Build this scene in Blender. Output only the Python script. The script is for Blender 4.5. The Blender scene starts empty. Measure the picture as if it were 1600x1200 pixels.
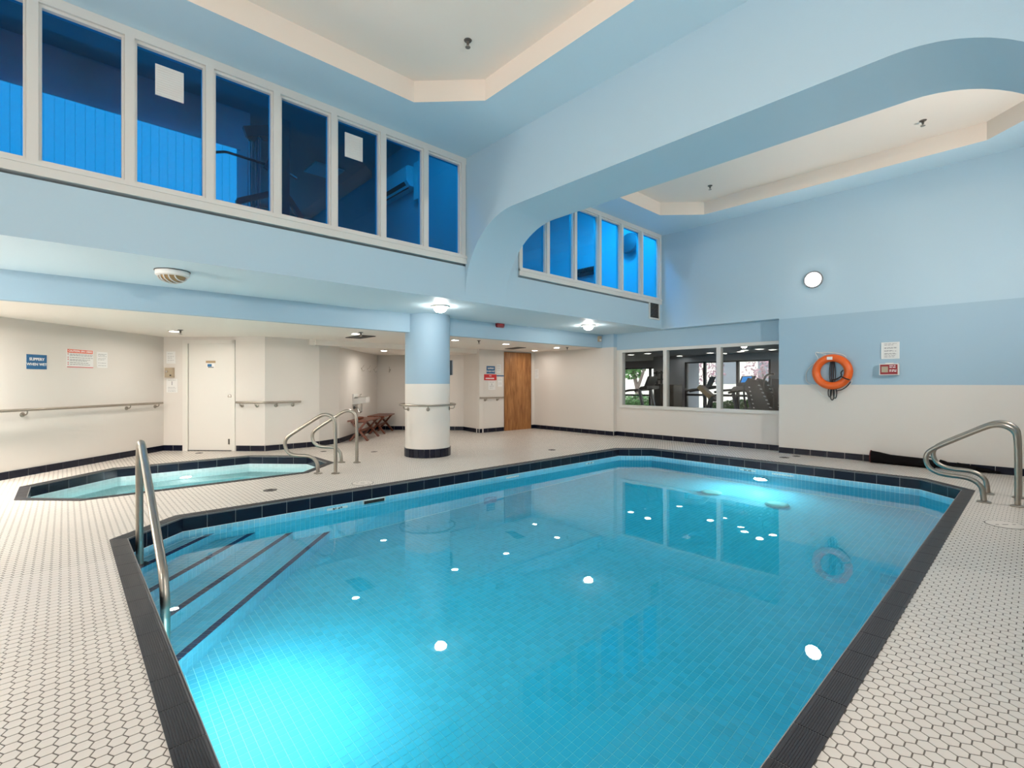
import bpy, bmesh, math, random
from mathutils import Vector, Matrix
random.seed(7)
S = bpy.context.scene
COL = S.collection
R = math.radians
PI = math.pi

# ------------------------------------------------------------------ camera, world, exposure
cam_d = bpy.data.cameras.new('camera'); cam = bpy.data.objects.new('camera', cam_d); COL.objects.link(cam)
cam.location = (0, 0, 1.25); cam.rotation_euler = (R(90), 0, R(-42.655))
cam_d.sensor_width = 36; cam_d.lens = 36 * 758.4 / 1600; cam_d.shift_y = -1.6 / 1600
cam_d.clip_start = 0.02; cam_d.clip_end = 200
S.camera = cam
W = bpy.data.worlds.new('overcast_sky'); S.world = W; W.use_nodes = True
W.node_tree.nodes['Background'].inputs[0].default_value = (0.90, 0.95, 1.0, 1)
W.node_tree.nodes['Background'].inputs[1].default_value = 1.5
S.view_settings.view_transform = 'Standard'; S.view_settings.look = 'None'
S.view_settings.gamma = 1; S.view_settings.use_curve_mapping = False
S.view_settings.exposure = 1.38
S.cycles.sample_clamp_indirect = 4.0; S.cycles.adaptive_threshold = 0.03
S.cycles.max_bounces = 8; S.cycles.diffuse_bounces = 4; S.cycles.glossy_bounces = 3; S.cycles.transmission_bounces = 5; S.cycles.transparent_max_bounces = 10
LAMP = (1.0, 0.89, 0.79)          # colour of the room's lamps
E_SCONCE, E_JAR, E_DOWN, E_POOL, E_SPA, E_GYM, E_UPA, E_UPB = 310, 47, 50, 215, 105, 8, 15, 38

# ------------------------------------------------------------------ materials
def nt(name):
    m = bpy.data.materials.new(name); m.use_nodes = True
    t = m.node_tree; b = t.nodes['Principled BSDF']; return m, t, b
def mat(name, col, rough=0.5, metal=0.0, var=0.0, scale=8.0, bump=0.0, bscale=60.0, spec=0.5, island=0.0):
    m, t, b = nt(name)
    b.inputs['Roughness'].default_value = rough; b.inputs['Metallic'].default_value = metal
    b.inputs['Specular IOR Level'].default_value = spec
    b.inputs['Base Color'].default_value = (*col, 1)
    co = t.nodes.new('ShaderNodeTexCoord')
    if var or island:
        if island:
            src = t.nodes.new('ShaderNodeNewGeometry').outputs['Random Per Island']; v = island
        else:
            n = t.nodes.new('ShaderNodeTexNoise'); n.inputs['Scale'].default_value = scale; n.inputs['Detail'].default_value = 4
            t.links.new(co.outputs['Object'], n.inputs['Vector']); src = n.outputs['Fac']; v = var
        mp = t.nodes.new('ShaderNodeMapRange'); mp.inputs['To Min'].default_value = 1 - v; mp.inputs['To Max'].default_value = 1 + v
        t.links.new(src, mp.inputs['Value'])
        mx = t.nodes.new('ShaderNodeMix'); mx.data_type = 'RGBA'; mx.blend_type = 'MULTIPLY'; mx.inputs['Factor'].default_value = 1
        mx.inputs['A'].default_value = (*col, 1); t.links.new(mp.outputs['Result'], mx.inputs['B'])
        t.links.new(mx.outputs['Result'], b.inputs['Base Color'])
    if bump:
        n2 = t.nodes.new('ShaderNodeTexNoise'); n2.inputs['Scale'].default_value = bscale; n2.inputs['Detail'].default_value = 3
        t.links.new(co.outputs['Object'], n2.inputs['Vector'])
        bp = t.nodes.new('ShaderNodeBump'); bp.inputs['Strength'].default_value = bump; bp.inputs['Distance'].default_value = 0.01
        t.links.new(n2.outputs['Fac'], bp.inputs['Height']); t.links.new(bp.outputs['Normal'], b.inputs['Normal'])
    return m
def banded(name, bands, rough=0.55):
    """painted wall: bands = [(z_from, colour), ...] from the floor up"""
    m, t, b = nt(name); b.inputs['Roughness'].default_value = rough; b.inputs['Specular IOR Level'].default_value = 0.3
    g = t.nodes.new('ShaderNodeNewGeometry'); sx = t.nodes.new('ShaderNodeSeparateXYZ'); t.links.new(g.outputs['Position'], sx.inputs[0])
    prev = None
    for z, c in bands:
        if prev is None:
            rgb = t.nodes.new('ShaderNodeRGB'); rgb.outputs[0].default_value = (*c, 1); prev = rgb.outputs[0]; continue
        gt = t.nodes.new('ShaderNodeMath'); gt.operation = 'GREATER_THAN'; gt.inputs[1].default_value = z; t.links.new(sx.outputs['Z'], gt.inputs[0])
        mx = t.nodes.new('ShaderNodeMix'); mx.data_type = 'RGBA'; mx.inputs['B'].default_value = (*c, 1)
        t.links.new(gt.outputs[0], mx.inputs['Factor']); t.links.new(prev, mx.inputs['A']); prev = mx.outputs['Result']
    t.links.new(prev, b.inputs['Base Color'])
    n2 = t.nodes.new('ShaderNodeTexNoise'); n2.inputs['Scale'].default_value = 90
    bp = t.nodes.new('ShaderNodeBump'); bp.inputs['Strength'].default_value = 0.12; bp.inputs['Distance'].default_value = 0.004
    t.links.new(g.outputs['Position'], n2.inputs['Vector'])
    t.links.new(n2.outputs['Fac'], bp.inputs['Height']); t.links.new(bp.outputs['Normal'], b.inputs['Normal'])
    return m
def emit(name, col, s):
    m = bpy.data.materials.new(name); m.use_nodes = True; t = m.node_tree; t.nodes.clear()
    e = t.nodes.new('ShaderNodeEmission'); o = t.nodes.new('ShaderNodeOutputMaterial')
    e.inputs[0].default_value = (*col, 1); e.inputs[1].default_value = s; t.links.new(e.outputs[0], o.inputs[0]); return m
def pane_mat(name, tint, refl=1.0):
    m = bpy.data.materials.new(name); m.use_nodes = True; t = m.node_tree; t.nodes.clear()
    o = t.nodes.new('ShaderNodeOutputMaterial'); tr = t.nodes.new('ShaderNodeBsdfTransparent'); tr.inputs[0].default_value = (*tint, 1)
    gl = t.nodes.new('ShaderNodeBsdfGlossy'); gl.inputs['Roughness'].default_value = 0.0; gl.inputs[0].default_value = (refl, refl, refl, 1)
    g = t.nodes.new('ShaderNodeNewGeometry'); dt = t.nodes.new('ShaderNodeVectorMath'); dt.operation = 'DOT_PRODUCT'
    t.links.new(g.outputs['Incoming'], dt.inputs[0]); t.links.new(g.outputs['Normal'], dt.inputs[1])
    def math_(op, a, b):
        m_ = t.nodes.new('ShaderNodeMath'); m_.operation = op
        for i_, v_ in enumerate((a, b)):
            if v_ is None: continue
            if isinstance(v_, (int, float)): m_.inputs[i_].default_value = v_
            else: t.links.new(v_, m_.inputs[i_])
        return m_.outputs[0]
    fr = math_('ADD', math_('MULTIPLY', math_('POWER', math_('SUBTRACT', 1.0, math_('ABSOLUTE', dt.outputs['Value'], None)), 5.0), 0.96), 0.04)
    mx = t.nodes.new('ShaderNodeMixShader'); t.links.new(fr, mx.inputs[0]); t.links.new(tr.outputs[0], mx.inputs[1]); t.links.new(gl.outputs[0], mx.inputs[2])
    t.links.new(mx.outputs[0], o.inputs[0]); return m
def water_mat(name, sig, ripple):
    m = bpy.data.materials.new(name); m.use_nodes = True; t = m.node_tree; t.nodes.clear()
    o = t.nodes.new('ShaderNodeOutputMaterial'); g = t.nodes.new('ShaderNodeBsdfGlass'); g.inputs['IOR'].default_value = 1.333; g.inputs['Roughness'].default_value = 0
    va = t.nodes.new('ShaderNodeVolumeAbsorption'); d = max(sig)
    va.inputs['Color'].default_value = (*[1 - s / d for s in sig], 1); va.inputs['Density'].default_value = d
    co = t.nodes.new('ShaderNodeTexCoord'); n = t.nodes.new('ShaderNodeTexNoise'); n.inputs['Scale'].default_value = 2.6; n.inputs['Detail'].default_value = 1
    t.links.new(co.outputs['Object'], n.inputs['Vector'])
    bp = t.nodes.new('ShaderNodeBump'); bp.inputs['Strength'].default_value = ripple; bp.inputs['Distance'].default_value = 0.02
    t.links.new(n.outputs['Fac'], bp.inputs['Height']); t.links.new(bp.outputs['Normal'], g.inputs['Normal'])
    t.links.new(g.outputs[0], o.inputs['Surface']); t.links.new(va.outputs[0], o.inputs['Volume']); return m
def wood_mat(name, c1, c2, sc=(1, 1, 1), rough=0.45, fine=14.0):
    m, t, b = nt(name); b.inputs['Roughness'].default_value = rough
    co = t.nodes.new('ShaderNodeTexCoord'); mp = t.nodes.new('ShaderNodeMapping'); mp.inputs['Scale'].default_value = sc
    n = t.nodes.new('ShaderNodeTexNoise'); n.inputs['Scale'].default_value = fine; n.inputs['Detail'].default_value = 6; n.inputs['Distortion'].default_value = 0.6
    r = t.nodes.new('ShaderNodeValToRGB'); r.color_ramp.elements[0].position = 0.33; r.color_ramp.elements[1].position = 0.68
    r.color_ramp.elements[0].color = (*c1, 1); r.color_ramp.elements[1].color = (*c2, 1)
    t.links.new(co.outputs['Object'], mp.inputs[0]); t.links.new(mp.outputs[0], n.inputs['Vector']); t.links.new(n.outputs['Fac'], r.inputs[0]); t.links.new(r.outputs[0], b.inputs['Base Color'])
    return m

WHITE = (0.71, 0.665, 0.615); BLUE = (0.375, 0.525, 0.635); LBLUE = (0.475, 0.625, 0.72)
M = {}
M['white'] = banded('warm_white_paint', [(0, WHITE)])
M['right'] = banded('wall_paint_white_and_two_blues', [(0, WHITE), (1.222, BLUE), (2.395, LBLUE)])
M['recess'] = banded('recess_paint', [(0, WHITE), (2.03, BLUE)])
M['pier'] = banded('pier_paint', [(0, WHITE), (2.10, BLUE)])
M['lblue'] = banded('light_blue_paint', [(0, LBLUE)])
M['blue'] = banded('blue_paint', [(0, BLUE)])
M['colpaint'] = banded('column_paint', [(0, WHITE), (1.235, (0.32, 0.46, 0.575))])
M['whiteceil_lift'] = banded('warm_white_paint_brightened', [(0, (0.86, 0.80, 0.73))])  # wall white, lightened in place of missing bounce light on the ceilings
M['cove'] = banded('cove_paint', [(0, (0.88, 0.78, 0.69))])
M['ceilblue_lift'] = banded('light_blue_paint_brightened', [(0, (0.60, 0.76, 0.85))])  # same light blue as the walls, lightened where too little light reaches
M['frame'] = mat('window_frame_paint', (0.70, 0.68, 0.64), 0.4)
M['grout'] = mat('floor_grout', (0.17, 0.15, 0.13), 0.9, var=0.2, scale=4)
M['hex'] = mat('white_hex_tile', (0.75, 0.69, 0.63), 0.28, var=0.10, scale=1.3, bump=0.05, bscale=30)
M['hexs'] = mat('white_hex_tile_field', (0.75, 0.69, 0.63), 0.28, var=0.10, scale=1.3)
M['coping'] = mat('ribbed_charcoal_tile', (0.024, 0.024, 0.030), 0.45, var=0.35, scale=2.5, bump=0.05, bscale=50)
M['copbed'] = mat('coping_grout', (0.30, 0.29, 0.28), 0.9)
M['navy'] = mat('navy_glazed_tile', (0.006, 0.008, 0.020), 0.25, spec=0.3, var=0.3, scale=3)
M['bgrout'] = mat('baseboard_grout', (0.48, 0.46, 0.43), 0.9)
M['mosaic'] = mat('pale_blue_mosaic', (0.24, 0.57, 0.72), 0.3, island=0.07)
M['mgrout'] = mat('mosaic_grout', (0.80, 0.88, 0.90), 0.8)
M['nosing'] = mat('dark_blue_nosing_tile', (0.010, 0.022, 0.095), 0.3, island=0.25)
M['spam'] = mat('spa_white_mosaic', (0.62, 0.76, 0.78), 0.3, island=0.06)
M['steel'] = mat('brushed_steel', (0.37, 0.335, 0.29), 0.36, 1.0, var=0.12, scale=14)
M['chrome'] = mat('polished_chrome', (0.70, 0.68, 0.65), 0.12, 1.0)
M['orange'] = mat('orange_plastic', (0.85, 0.13, 0.012), 0.35, var=0.08, scale=6)
M['black'] = mat('black_plastic', (0.012, 0.012, 0.014), 0.45)
M['blackcloth'] = mat('black_cloth', (0.006, 0.0055, 0.006), 0.9, spec=0.1, bump=0.3, bscale=40)
M['redcloth'] = mat('dark_red_cloth', (0.10, 0.012, 0.012), 0.85)
M['rope'] = mat('white_rope', (0.72, 0.72, 0.70), 0.8)
M['paper'] = mat('white_paper', (0.78, 0.77, 0.75), 0.7)
M['ink'] = mat('grey_ink', (0.25, 0.25, 0.26), 0.8)
M['inkblack'] = mat('black_ink', (0.02, 0.02, 0.025), 0.7)
M['signblue'] = mat('sign_blue', (0.012, 0.115, 0.27), 0.45)
M['signred'] = mat('sign_red', (0.60, 0.022, 0.03), 0.45)
M['signorange'] = mat('sign_orange', (0.80, 0.14, 0.07), 0.45)
M['signwhite'] = mat('sign_white', (0.85, 0.85, 0.84), 0.45)
M['plastic'] = mat('white_plastic', (0.74, 0.73, 0.70), 0.4)
M['beige'] = mat('beige_plastic', (0.42, 0.34, 0.24), 0.5)
M['tan'] = mat('tan_plastic', (0.36, 0.25, 0.14), 0.4)
M['doorwhite'] = mat('white_door_paint', (0.74, 0.71, 0.66), 0.4)
M['dooroak'] = wood_mat('knotty_oak', (0.23, 0.085, 0.022), (0.42, 0.19, 0.06), (3.0, 3.0, 0.5), 0.4, 5.0)
M['teak'] = wood_mat('red_brown_teak', (0.09, 0.020, 0.008), (0.20, 0.052, 0.020), (1, 1, 6), 0.4, 6.0)
M['alarmred'] = mat('alarm_red', (0.28, 0.008, 0.014), 0.4)
M['vent'] = mat('dark_vent_metal', (0.10, 0.09, 0.08), 0.6)
M['ventdark'] = mat('vent_shadow_box', (0.02, 0.018, 0.016), 0.9)
M['glass'] = pane_mat('clear_glass', (0.95, 0.97, 0.97), 0.5)
M['bluefilm'] = pane_mat('blue_film_glass', (0.06, 0.60, 0.94), 0.6)
M['water'] = water_mat('pool_water', (0.68, 0.060, 0.024), 0.035)
M['spawater'] = water_mat('spa_water', (0.30, 0.03, 0.02), 0.10)
M['lens_a'] = emit('sconce_lens_right_wall', LAMP, E_SCONCE*0.09); M['lens_b'] = emit('sconce_lens_far_bay', LAMP, E_SCONCE*0.76); M['lens_c'] = emit('sconce_lens_near_bay', LAMP, E_SCONCE*0.72); M['lens_fill'] = emit('fill_lens_spa_side', LAMP, E_SCONCE*0.85)
M['jar'] = emit('ceiling_lamp_lens', (1.0, 0.93, 0.84), E_JAR)
M['down'] = emit('downlight_lens', (1.0, 0.945, 0.87), E_DOWN)
M['down_fill'] = emit('downlight_lens_fill', (1.0, 0.945, 0.87), E_DOWN*23); M['down_c'] = emit('downlight_lens_centre', (1.0, 0.945, 0.87), E_DOWN*2.4)
M['pool_lens'] = emit('pool_lamp_lens', (1.0, 0.93, 0.90), E_POOL)
M['spa_lens'] = emit('spa_lamp_lens', (1.0, 0.98, 0.92), E_SPA)
M['gym_lens'] = emit('gym_downlight_lens', (1.0, 0.95, 0.88), E_GYM)
M['upa_lens'] = emit('upper_gym_fill_lens', (0.9, 0.96, 1.0), E_UPA)
M['upb_lens'] = emit('upper_studio_fill_lens', (0.9, 0.97, 1.0), E_UPB)
M['gymwall'] = mat('gym_grey_paint', (0.30, 0.32, 0.36), 0.6)
M['gymwhite'] = mat('gym_white_paint', (0.68, 0.68, 0.69), 0.6)
M['gymceil'] = mat('gym_ceiling_dimmed_white', (0.40, 0.38, 0.39), 0.7)  # white ceiling, its dimness put into the grey colour
M['gymfloor'] = mat('gym_rubber_floor', (0.10, 0.10, 0.11), 0.7)
M['darkmetal'] = mat('dark_machine_metal', (0.025, 0.025, 0.03), 0.4, 0.3)
M['greymetal'] = mat('grey_machine_metal', (0.18, 0.19, 0.21), 0.4, 0.4)
M['screen'] = emit('blue_console_screen', (0.03, 0.16, 0.42), 0.7)
M['brown'] = wood_mat('dark_brown_laminate', (0.035, 0.022, 0.013), (0.06, 0.038, 0.022), (1, 1, 4), 0.5)
M['leaf'] = mat('garden_leaf', (0.10, 0.24, 0.06), 0.6, island=0.4)
M['leafred'] = mat('plum_leaf', (0.30, 0.16, 0.19), 0.6, island=0.4)
M['bark'] = mat('tree_bark', (0.16, 0.12, 0.10), 0.9)
M['outwall'] = mat('pale_facade', (0.72, 0.66, 0.58), 0.8)
M['ground'] = mat('pale_paving', (0.55, 0.53, 0.50), 0.9)
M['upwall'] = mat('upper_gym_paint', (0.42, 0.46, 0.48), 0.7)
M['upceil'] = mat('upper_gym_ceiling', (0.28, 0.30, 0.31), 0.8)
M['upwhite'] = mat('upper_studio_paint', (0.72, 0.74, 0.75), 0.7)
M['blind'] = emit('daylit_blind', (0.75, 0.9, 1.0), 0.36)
M['amber'] = mat('amber_glass', (0.34, 0.22, 0.10), 0.25)

# ------------------------------------------------------------------ mesh helpers
class MB:
    def __init__(s): s.v = []; s.f = []
    def quad(s, a, b, c, d):
        n = len(s.v); s.v += [tuple(a), tuple(b), tuple(c), tuple(d)]; s.f.append((n, n+1, n+2, n+3)); return s
    def box(s, x0, x1, y0, y1, z0, z1):
        n = len(s.v); s.v += [(x0,y0,z0),(x1,y0,z0),(x1,y1,z0),(x0,y1,z0),(x0,y0,z1),(x1,y0,z1),(x1,y1,z1),(x0,y1,z1)]
        s.f += [tuple(n+i for i in q) for q in ((3,2,1,0),(4,5,6,7),(0,1,5,4),(1,2,6,5),(2,3,7,6),(3,0,4,7))]; return s
    def obox(s, c, ax, ay, az):
        c, ax, ay, az = map(Vector, (c, ax, ay, az)); n = len(s.v)
        for k in (-1, 1):
            for i, j in ((-1,-1),(1,-1),(1,1),(-1,1)): s.v.append(tuple(c + ax*i + ay*j + az*k))
        s.f += [tuple(n+i for i in q) for q in ((3,2,1,0),(4,5,6,7),(0,1,5,4),(1,2,6,5),(2,3,7,6),(3,0,4,7))]; return s
    def bar(s, a, b, w, d, up=(0,0,1)):
        """box bar from a to b with width w (side) and depth d (towards up)"""
        a, b = Vector(a), Vector(b); t = (b-a); L = t.length; t.normalize(); sd = t.cross(Vector(up)); sd.normalize(); u2 = sd.cross(t)
        return s.obox((a+b)/2, t*L/2, sd*w/2, u2*d/2)
    def prism(s, pts, ext):
        pts = [Vector(p) for p in pts]; e = Vector(ext); n = len(s.v); k = len(pts)
        s.v += [tuple(p) for p in pts] + [tuple(p+e) for p in pts]
        s.f.append(tuple(n+i for i in reversed(range(k)))); s.f.append(tuple(n+k+i for i in range(k)))
        for i in range(k): j = (i+1) % k; s.f.append((n+i, n+j, n+k+j, n+k+i))
        return s
    def poly(s, pts):
        n = len(s.v); s.v += [tuple(p) for p in pts]; s.f.append(tuple(range(n, n+len(pts)))); return s
    def tube(s, path, r, n=10, closed=False):
        P = [Vector(p) for p in path]; k = len(P); rs = r if isinstance(r, (list, tuple)) else [r]*k
        T = []
        for i in range(k):
            a = P[i-1] if (i > 0 or closed) else P[i]; b = P[(i+1) % k] if (i < k-1 or closed) else P[i]
            t = b-a; t.normalize(); T.append(t)
        x = T[0].orthogonal(); x.normalize(); base = len(s.v)
        for i in range(k):
            if i: x = x - T[i]*x.dot(T[i]); x.normalize()
            y = T[i].cross(x)
            for j in range(n):
                a = 2*PI*j/n; s.v.append(tuple(P[i] + (x*math.cos(a) + y*math.sin(a))*rs[i]))
        for i in range(k if closed else k-1):
            for j in range(n):
                a = base+i*n+j; b = base+i*n+(j+1) % n; c = base+((i+1) % k)*n+(j+1) % n; d = base+((i+1) % k)*n+j
                s.f.append((a, b, c, d))
        if not closed:
            s.f.append(tuple(base+j for j in reversed(range(n)))); s.f.append(tuple(base+(k-1)*n+j for j in range(n)))
        return s
    def lathe(s, prof, c, axis=(0,0,1), n=20):
        c = Vector(c); z = Vector(axis).normalized(); x = z.orthogonal().normalized(); y = z.cross(x); base = len(s.v); k = len(prof)
        for r, h in prof:
            for j in range(n):
                a = 2*PI*j/n; s.v.append(tuple(c + z*h + (x*math.cos(a)+y*math.sin(a))*max(r, 1e-4)))
        for i in range(k-1):
            for j in range(n):
                s.f.append((base+i*n+j, base+i*n+(j+1) % n, base+(i+1)*n+(j+1) % n, base+(i+1)*n+j))
        s.f.append(tuple(base+j for j in reversed(range(n)))); s.f.append(tuple(base+(k-1)*n+j for j in range(n)))
        return s
    def mesh(s, name, m, smooth=False):
        me = bpy.data.meshes.new(name); me.from_pydata(s.v, [], s.f); me.update()
        bm = bmesh.new(); bm.from_mesh(me); bmesh.ops.recalc_face_normals(bm, faces=bm.faces); bm.to_mesh(me); bm.free()
        if smooth:
            me.polygons.foreach_set('use_smooth', [True]*len(me.polygons))
            try: me.set_sharp_from_angle(angle=R(40))
            except Exception: pass
        me.materials.append(M[m] if isinstance(m, str) else m); return me
    def build(s, name, m, parent=None, smooth=False):
        return link(name, s.mesh(name, m, smooth), parent)
def link(name, me, parent=None, mtx=None):
    o = bpy.data.objects.new(name, me); COL.objects.link(o)
    if mtx is not None: o.matrix_world = mtx
    if parent is not None:
        o.parent = parent; o.matrix_parent_inverse = parent_world(parent).inverted()
    return o
def parent_world(p):
    m = p.matrix_basis.copy()
    while p.parent is not None:
        m = p.parent.matrix_basis @ p.matrix_parent_inverse @ m if False else parent_world(p.parent) @ p.matrix_parent_inverse @ m
        break
    return m
def tag(o, label, cat=None, group=None, kind=None):
    o['label'] = label
    if cat: o['category'] = cat
    if group: o['group'] = group
    if kind: o['kind'] = kind
    return o
def empty(name, loc, label, cat, group=None, kind=None):
    o = bpy.data.objects.new(name, None); COL.objects.link(o); o.location = loc; o.empty_display_size = 0.1
    return tag(o, label, cat, group, kind)
def struct(mb, name, m, label, cat, smooth=False):
    return tag(mb.build(name, m, None, smooth), label, cat, None, 'structure')
def fillet(pts, r, n=6):
    """round the corners of an open polyline"""
    P = [Vector(p) for p in pts]; out = [P[0]]
    for i in range(1, len(P)-1):
        a = P[i-1]-P[i]; b = P[i+1]-P[i]; la, lb = a.length, b.length; a.normalize(); b.normalize()
        ang = a.angle(b); rr = r[i-1] if isinstance(r, (list, tuple)) else r
        d = min(rr/math.tan(ang/2), la*0.49, lb*0.49); rr = d*math.tan(ang/2)
        bis = (a+b).normalized(); c = P[i] + bis*(rr/math.sin(ang/2)); s0 = P[i]+a*d-c; s1 = P[i]+b*d-c
        tot = s0.angle(s1); ax = s0.cross(s1).normalized()
        for k in range(n+1): out.append(c + Matrix.Rotation(tot*k/n, 3, ax) @ s0)
    out.append(P[-1]); return out
def text_mesh(txt, size, m, origin, ex, ez, parent, name='lettering', align='CENTER', bold=0.0):
    """flat lettering: text lying along ex (reading direction) with ez up"""
    cu = bpy.data.curves.new('t', 'FONT'); cu.body = txt; cu.size = size; cu.align_x = align; cu.align_y = 'CENTER'; cu.extrude = 0.0006; cu.offset = bold; cu.resolution_u = 2
    to = bpy.data.objects.new('t', cu); COL.objects.link(to); bpy.context.view_layer.update()
    dg = bpy.context.evaluated_depsgraph_get(); me = bpy.data.meshes.new_from_object(to.evaluated_get(dg))
    bpy.data.objects.remove(to); bpy.data.curves.remove(cu)
    ex = Vector(ex).normalized(); ez = Vector(ez).normalized(); n = ex.cross(ez)
    mt = Matrix((ex, ez, n)).transposed().to_4x4(); mt.translation = Vector(origin)
    me.transform(mt); me.materials.clear(); me.materials.append(M[m]); me.name = name
    return link(name, me, parent)
def inside(p, poly):
    x, y = p; c = False; n = len(poly); j = n-1
    for i in range(n):
        xi, yi = poly[i]; xj, yj = poly[j]
        if (yi > y) != (yj > y) and x < (xj-xi)*(y-yi)/(yj-yi)+xi: c = not c
        j = i
    return c
def inset(poly, d):
    """inward offset of a counter-clockwise convex polygon"""
    out = []; n = len(poly)
    for i in range(n):
        p0, p1, p2 = Vector(poly[i-1]), Vector(poly[i]), Vector(poly[(i+1) % n])
        a = (p1-p0).normalized(); b = (p2-p1).normalized(); na = Vector((-a.y, a.x)); nb = Vector((-b.y, b.x))
        bis = (na+nb).normalized(); out.append(tuple(p1 + bis*(d/bis.dot(na))))
    return out
def plate_with_holes(name, outer, holes, z, m, parent=None):
    bm = bmesh.new()
    for lp in [outer]+holes:
        vs = [bm.verts.new((x, y, z)) for x, y in lp]
        for i in range(len(vs)): bm.edges.new((vs[i], vs[(i+1) % len(vs)]))
    bmesh.ops.triangle_fill(bm, use_beauty=True, use_dissolve=False, edges=bm.edges[:])
    for f in bm.faces:
        if f.normal.z < 0: f.normal_flip()
    me = bpy.data.meshes.new(name); bm.to_mesh(me); bm.free(); me.materials.append(M[m])
    return link(name, me, parent)
def wallseg(mb, p0, p1, z0, z1, t=0.12):
    """vertical wall slab; thickness goes to the left of p0->p1 (away from the room when walking clockwise)"""
    a, b = Vector((*p0, 0)), Vector((*p1, 0)); d = (b-a).normalized(); n = Vector((-d.y, d.x, 0))*t
    mb.prism([(a.x,a.y,z0),(b.x,b.y,z0),(b.x+n.x,b.y+n.y,z0),(a.x+n.x,a.y+n.y,z0)], (0,0,z1-z0)); return mb

# ------------------------------------------------------------------ key dimensions (metres; x along the long wall, y across)
POOL = [(0.76,0.5),(7.76,0.5),(8.26,1.0),(8.26,5.0),(7.76,5.5),(0.76,5.5),(0.26,5.0),(0.26,1.0)]
SPA = [(0.12,6.88),(2.49,6.88),(3.11,7.50),(3.11,8.44),(2.35,9.20),(0.52,9.20),(-0.40,8.28),(-0.40,7.40)]
ROOM = [(-3,-0.85),(9.45,-0.85),(9.45,3.17),(9.68,3.17),(9.68,6.82),(9.55,6.82),(9.55,9.46),(7.62,9.48),(7.75,10.30),(6.15,12.0),(4.2,9.87),(3.70,9.64),(2.70,9.62),(1.345,10.975),(-3,6.63)]
ZC, ZS, ZL, ZN = 4.42, 2.41, 2.10, 1.99          # high ceiling, soffit, low ceiling, niche ceiling
ZW = -0.17                                        # water level

# ------------------------------------------------------------------ floor with hexagonal tiles
pin = inset(POOL, 0.05); sin_ = inset(SPA, 0.05)
floor = plate_with_holes('floor', ROOM, [pin, sin_], -0.0014, 'grout')
tag(floor, 'deck floor of small white hexagonal tiles around the pool', 'floor', None, 'structure')
PV, PU = 0.0525, 0.0455; HR = (PV-0.0048)/2/math.cos(R(30))
near = []; far = []
fx, fy = 0.6776, 0.7354; rx, ry = 0.7354, -0.6776
for i in range(-30, 216):
    u = i*PU
    for j in range(-18, 232):
        v = j*PV + (i % 2)*PV/2
        if not inside((u, v), ROOM) or inside((u, v), pin) or inside((u, v), sin_): continue
        D = u*fx+v*fy; L = u*rx+v*ry
        if D > 1.56 and abs(L) < D*1.06: near.append((u*u+v*v, u, v))
        far.append((u, v))
near.sort(); pick = set((u, v) for _, u, v in near[:300])
hexv = [(HR*math.cos(R(60*k)), HR*math.sin(R(60*k))) for k in range(6)]
mb = MB()
mb.v = [(x*0.97, y*0.97, 0.0) for x, y in hexv] + [(x, y, -0.0005) for x, y in hexv] + [(x, y, -0.0014) for x, y in hexv]
mb.f = [tuple(range(6))] + [(6+k, 6+(k+1) % 6, (k+1) % 6, k) for k in range(6)] + [(12+k, 12+(k+1) % 6, 6+(k+1) % 6, 6+k) for k in range(6)]
hexme = mb.mesh('tile', 'hex')
for u, v in pick: link('tile', hexme, floor, Matrix.Translation((u, v, 0)))
mb = MB()
for u, v in far:
    if (u, v) in pick: continue
    n = len(mb.v); d = u*u+v*v
    mb.v += [(u+x, v+y, 0.0) for x, y in hexv]; mb.f.append(tuple(range(n, n+6)))
    if d < 20:
        mb.v += [(u+x, v+y, -0.0014) for x, y in hexv]
        mb.f += [(n+6+k, n+6+(k+1) % 6, n+(k+1) % 6, n+k) for k in range(6)]
me = bpy.data.meshes.new('tile_field'); me.from_pydata(mb.v, [], mb.f); me.materials.append(M['hexs'])
tf = link('tile_field', me, floor); tf['kind'] = 'stuff'

# ------------------------------------------------------------------ walls, ceilings, beams
mb = MB(); wallseg(mb, (-3,6.63), (1.345,10.975), 0, 2.6)
struct(mb, 'wall_left', 'white', 'white slanting wall behind the hot tub carrying a long steel handrail', 'wall')
mb = MB(); wallseg(mb, (1.345,10.975), (1.67,10.65), 0, 2.6); wallseg(mb, (2.30,10.02), (2.70,9.62), 0, 2.6); wallseg(mb, (1.67,10.65), (2.30,10.02), 2.02, 2.6)
wallseg(mb, (2.70,9.62), (3.70,9.64), 0, 2.6)
struct(mb, 'wall_spa', 'white', 'white wall around the plain white door beside the hot tub', 'wall')
mb = MB(); wallseg(mb, (3.70,9.64), (4.2,9.87), 0, 2.6); wallseg(mb, (4.2,9.87), (6.15,12.0), 0, 2.6); wallseg(mb, (6.15,12.0), (7.75,10.30), 0, 2.6); wallseg(mb, (7.75,10.30), (7.62,9.48), 0, 2.6)
struct(mb, 'wall_niche', 'white', 'white walls of the niche with the wooden benches and hooks', 'wall')
mb = MB(); wallseg(mb, (7.62,9.48), (8.44,9.47), 0, 2.6); wallseg(mb, (8.44,9.47), (9.41,9.46), 2.06, 2.6); wallseg(mb, (9.41,9.46), (9.55,9.46), 0, 2.6); wallseg(mb, (8.44,9.52), (9.41,9.52), 0, 2.06)
struct(mb, 'wall_back', 'white', 'white end wall holding the brown wooden door', 'wall')
mb = MB(); wallseg(mb, (9.55,9.46), (9.55,6.82), 0, 2.6, 0.20)
struct(mb, 'wall_pier', 'pier', 'plain off-white wall between the wooden door and the gym window', 'wall')
mb = MB()
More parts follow.
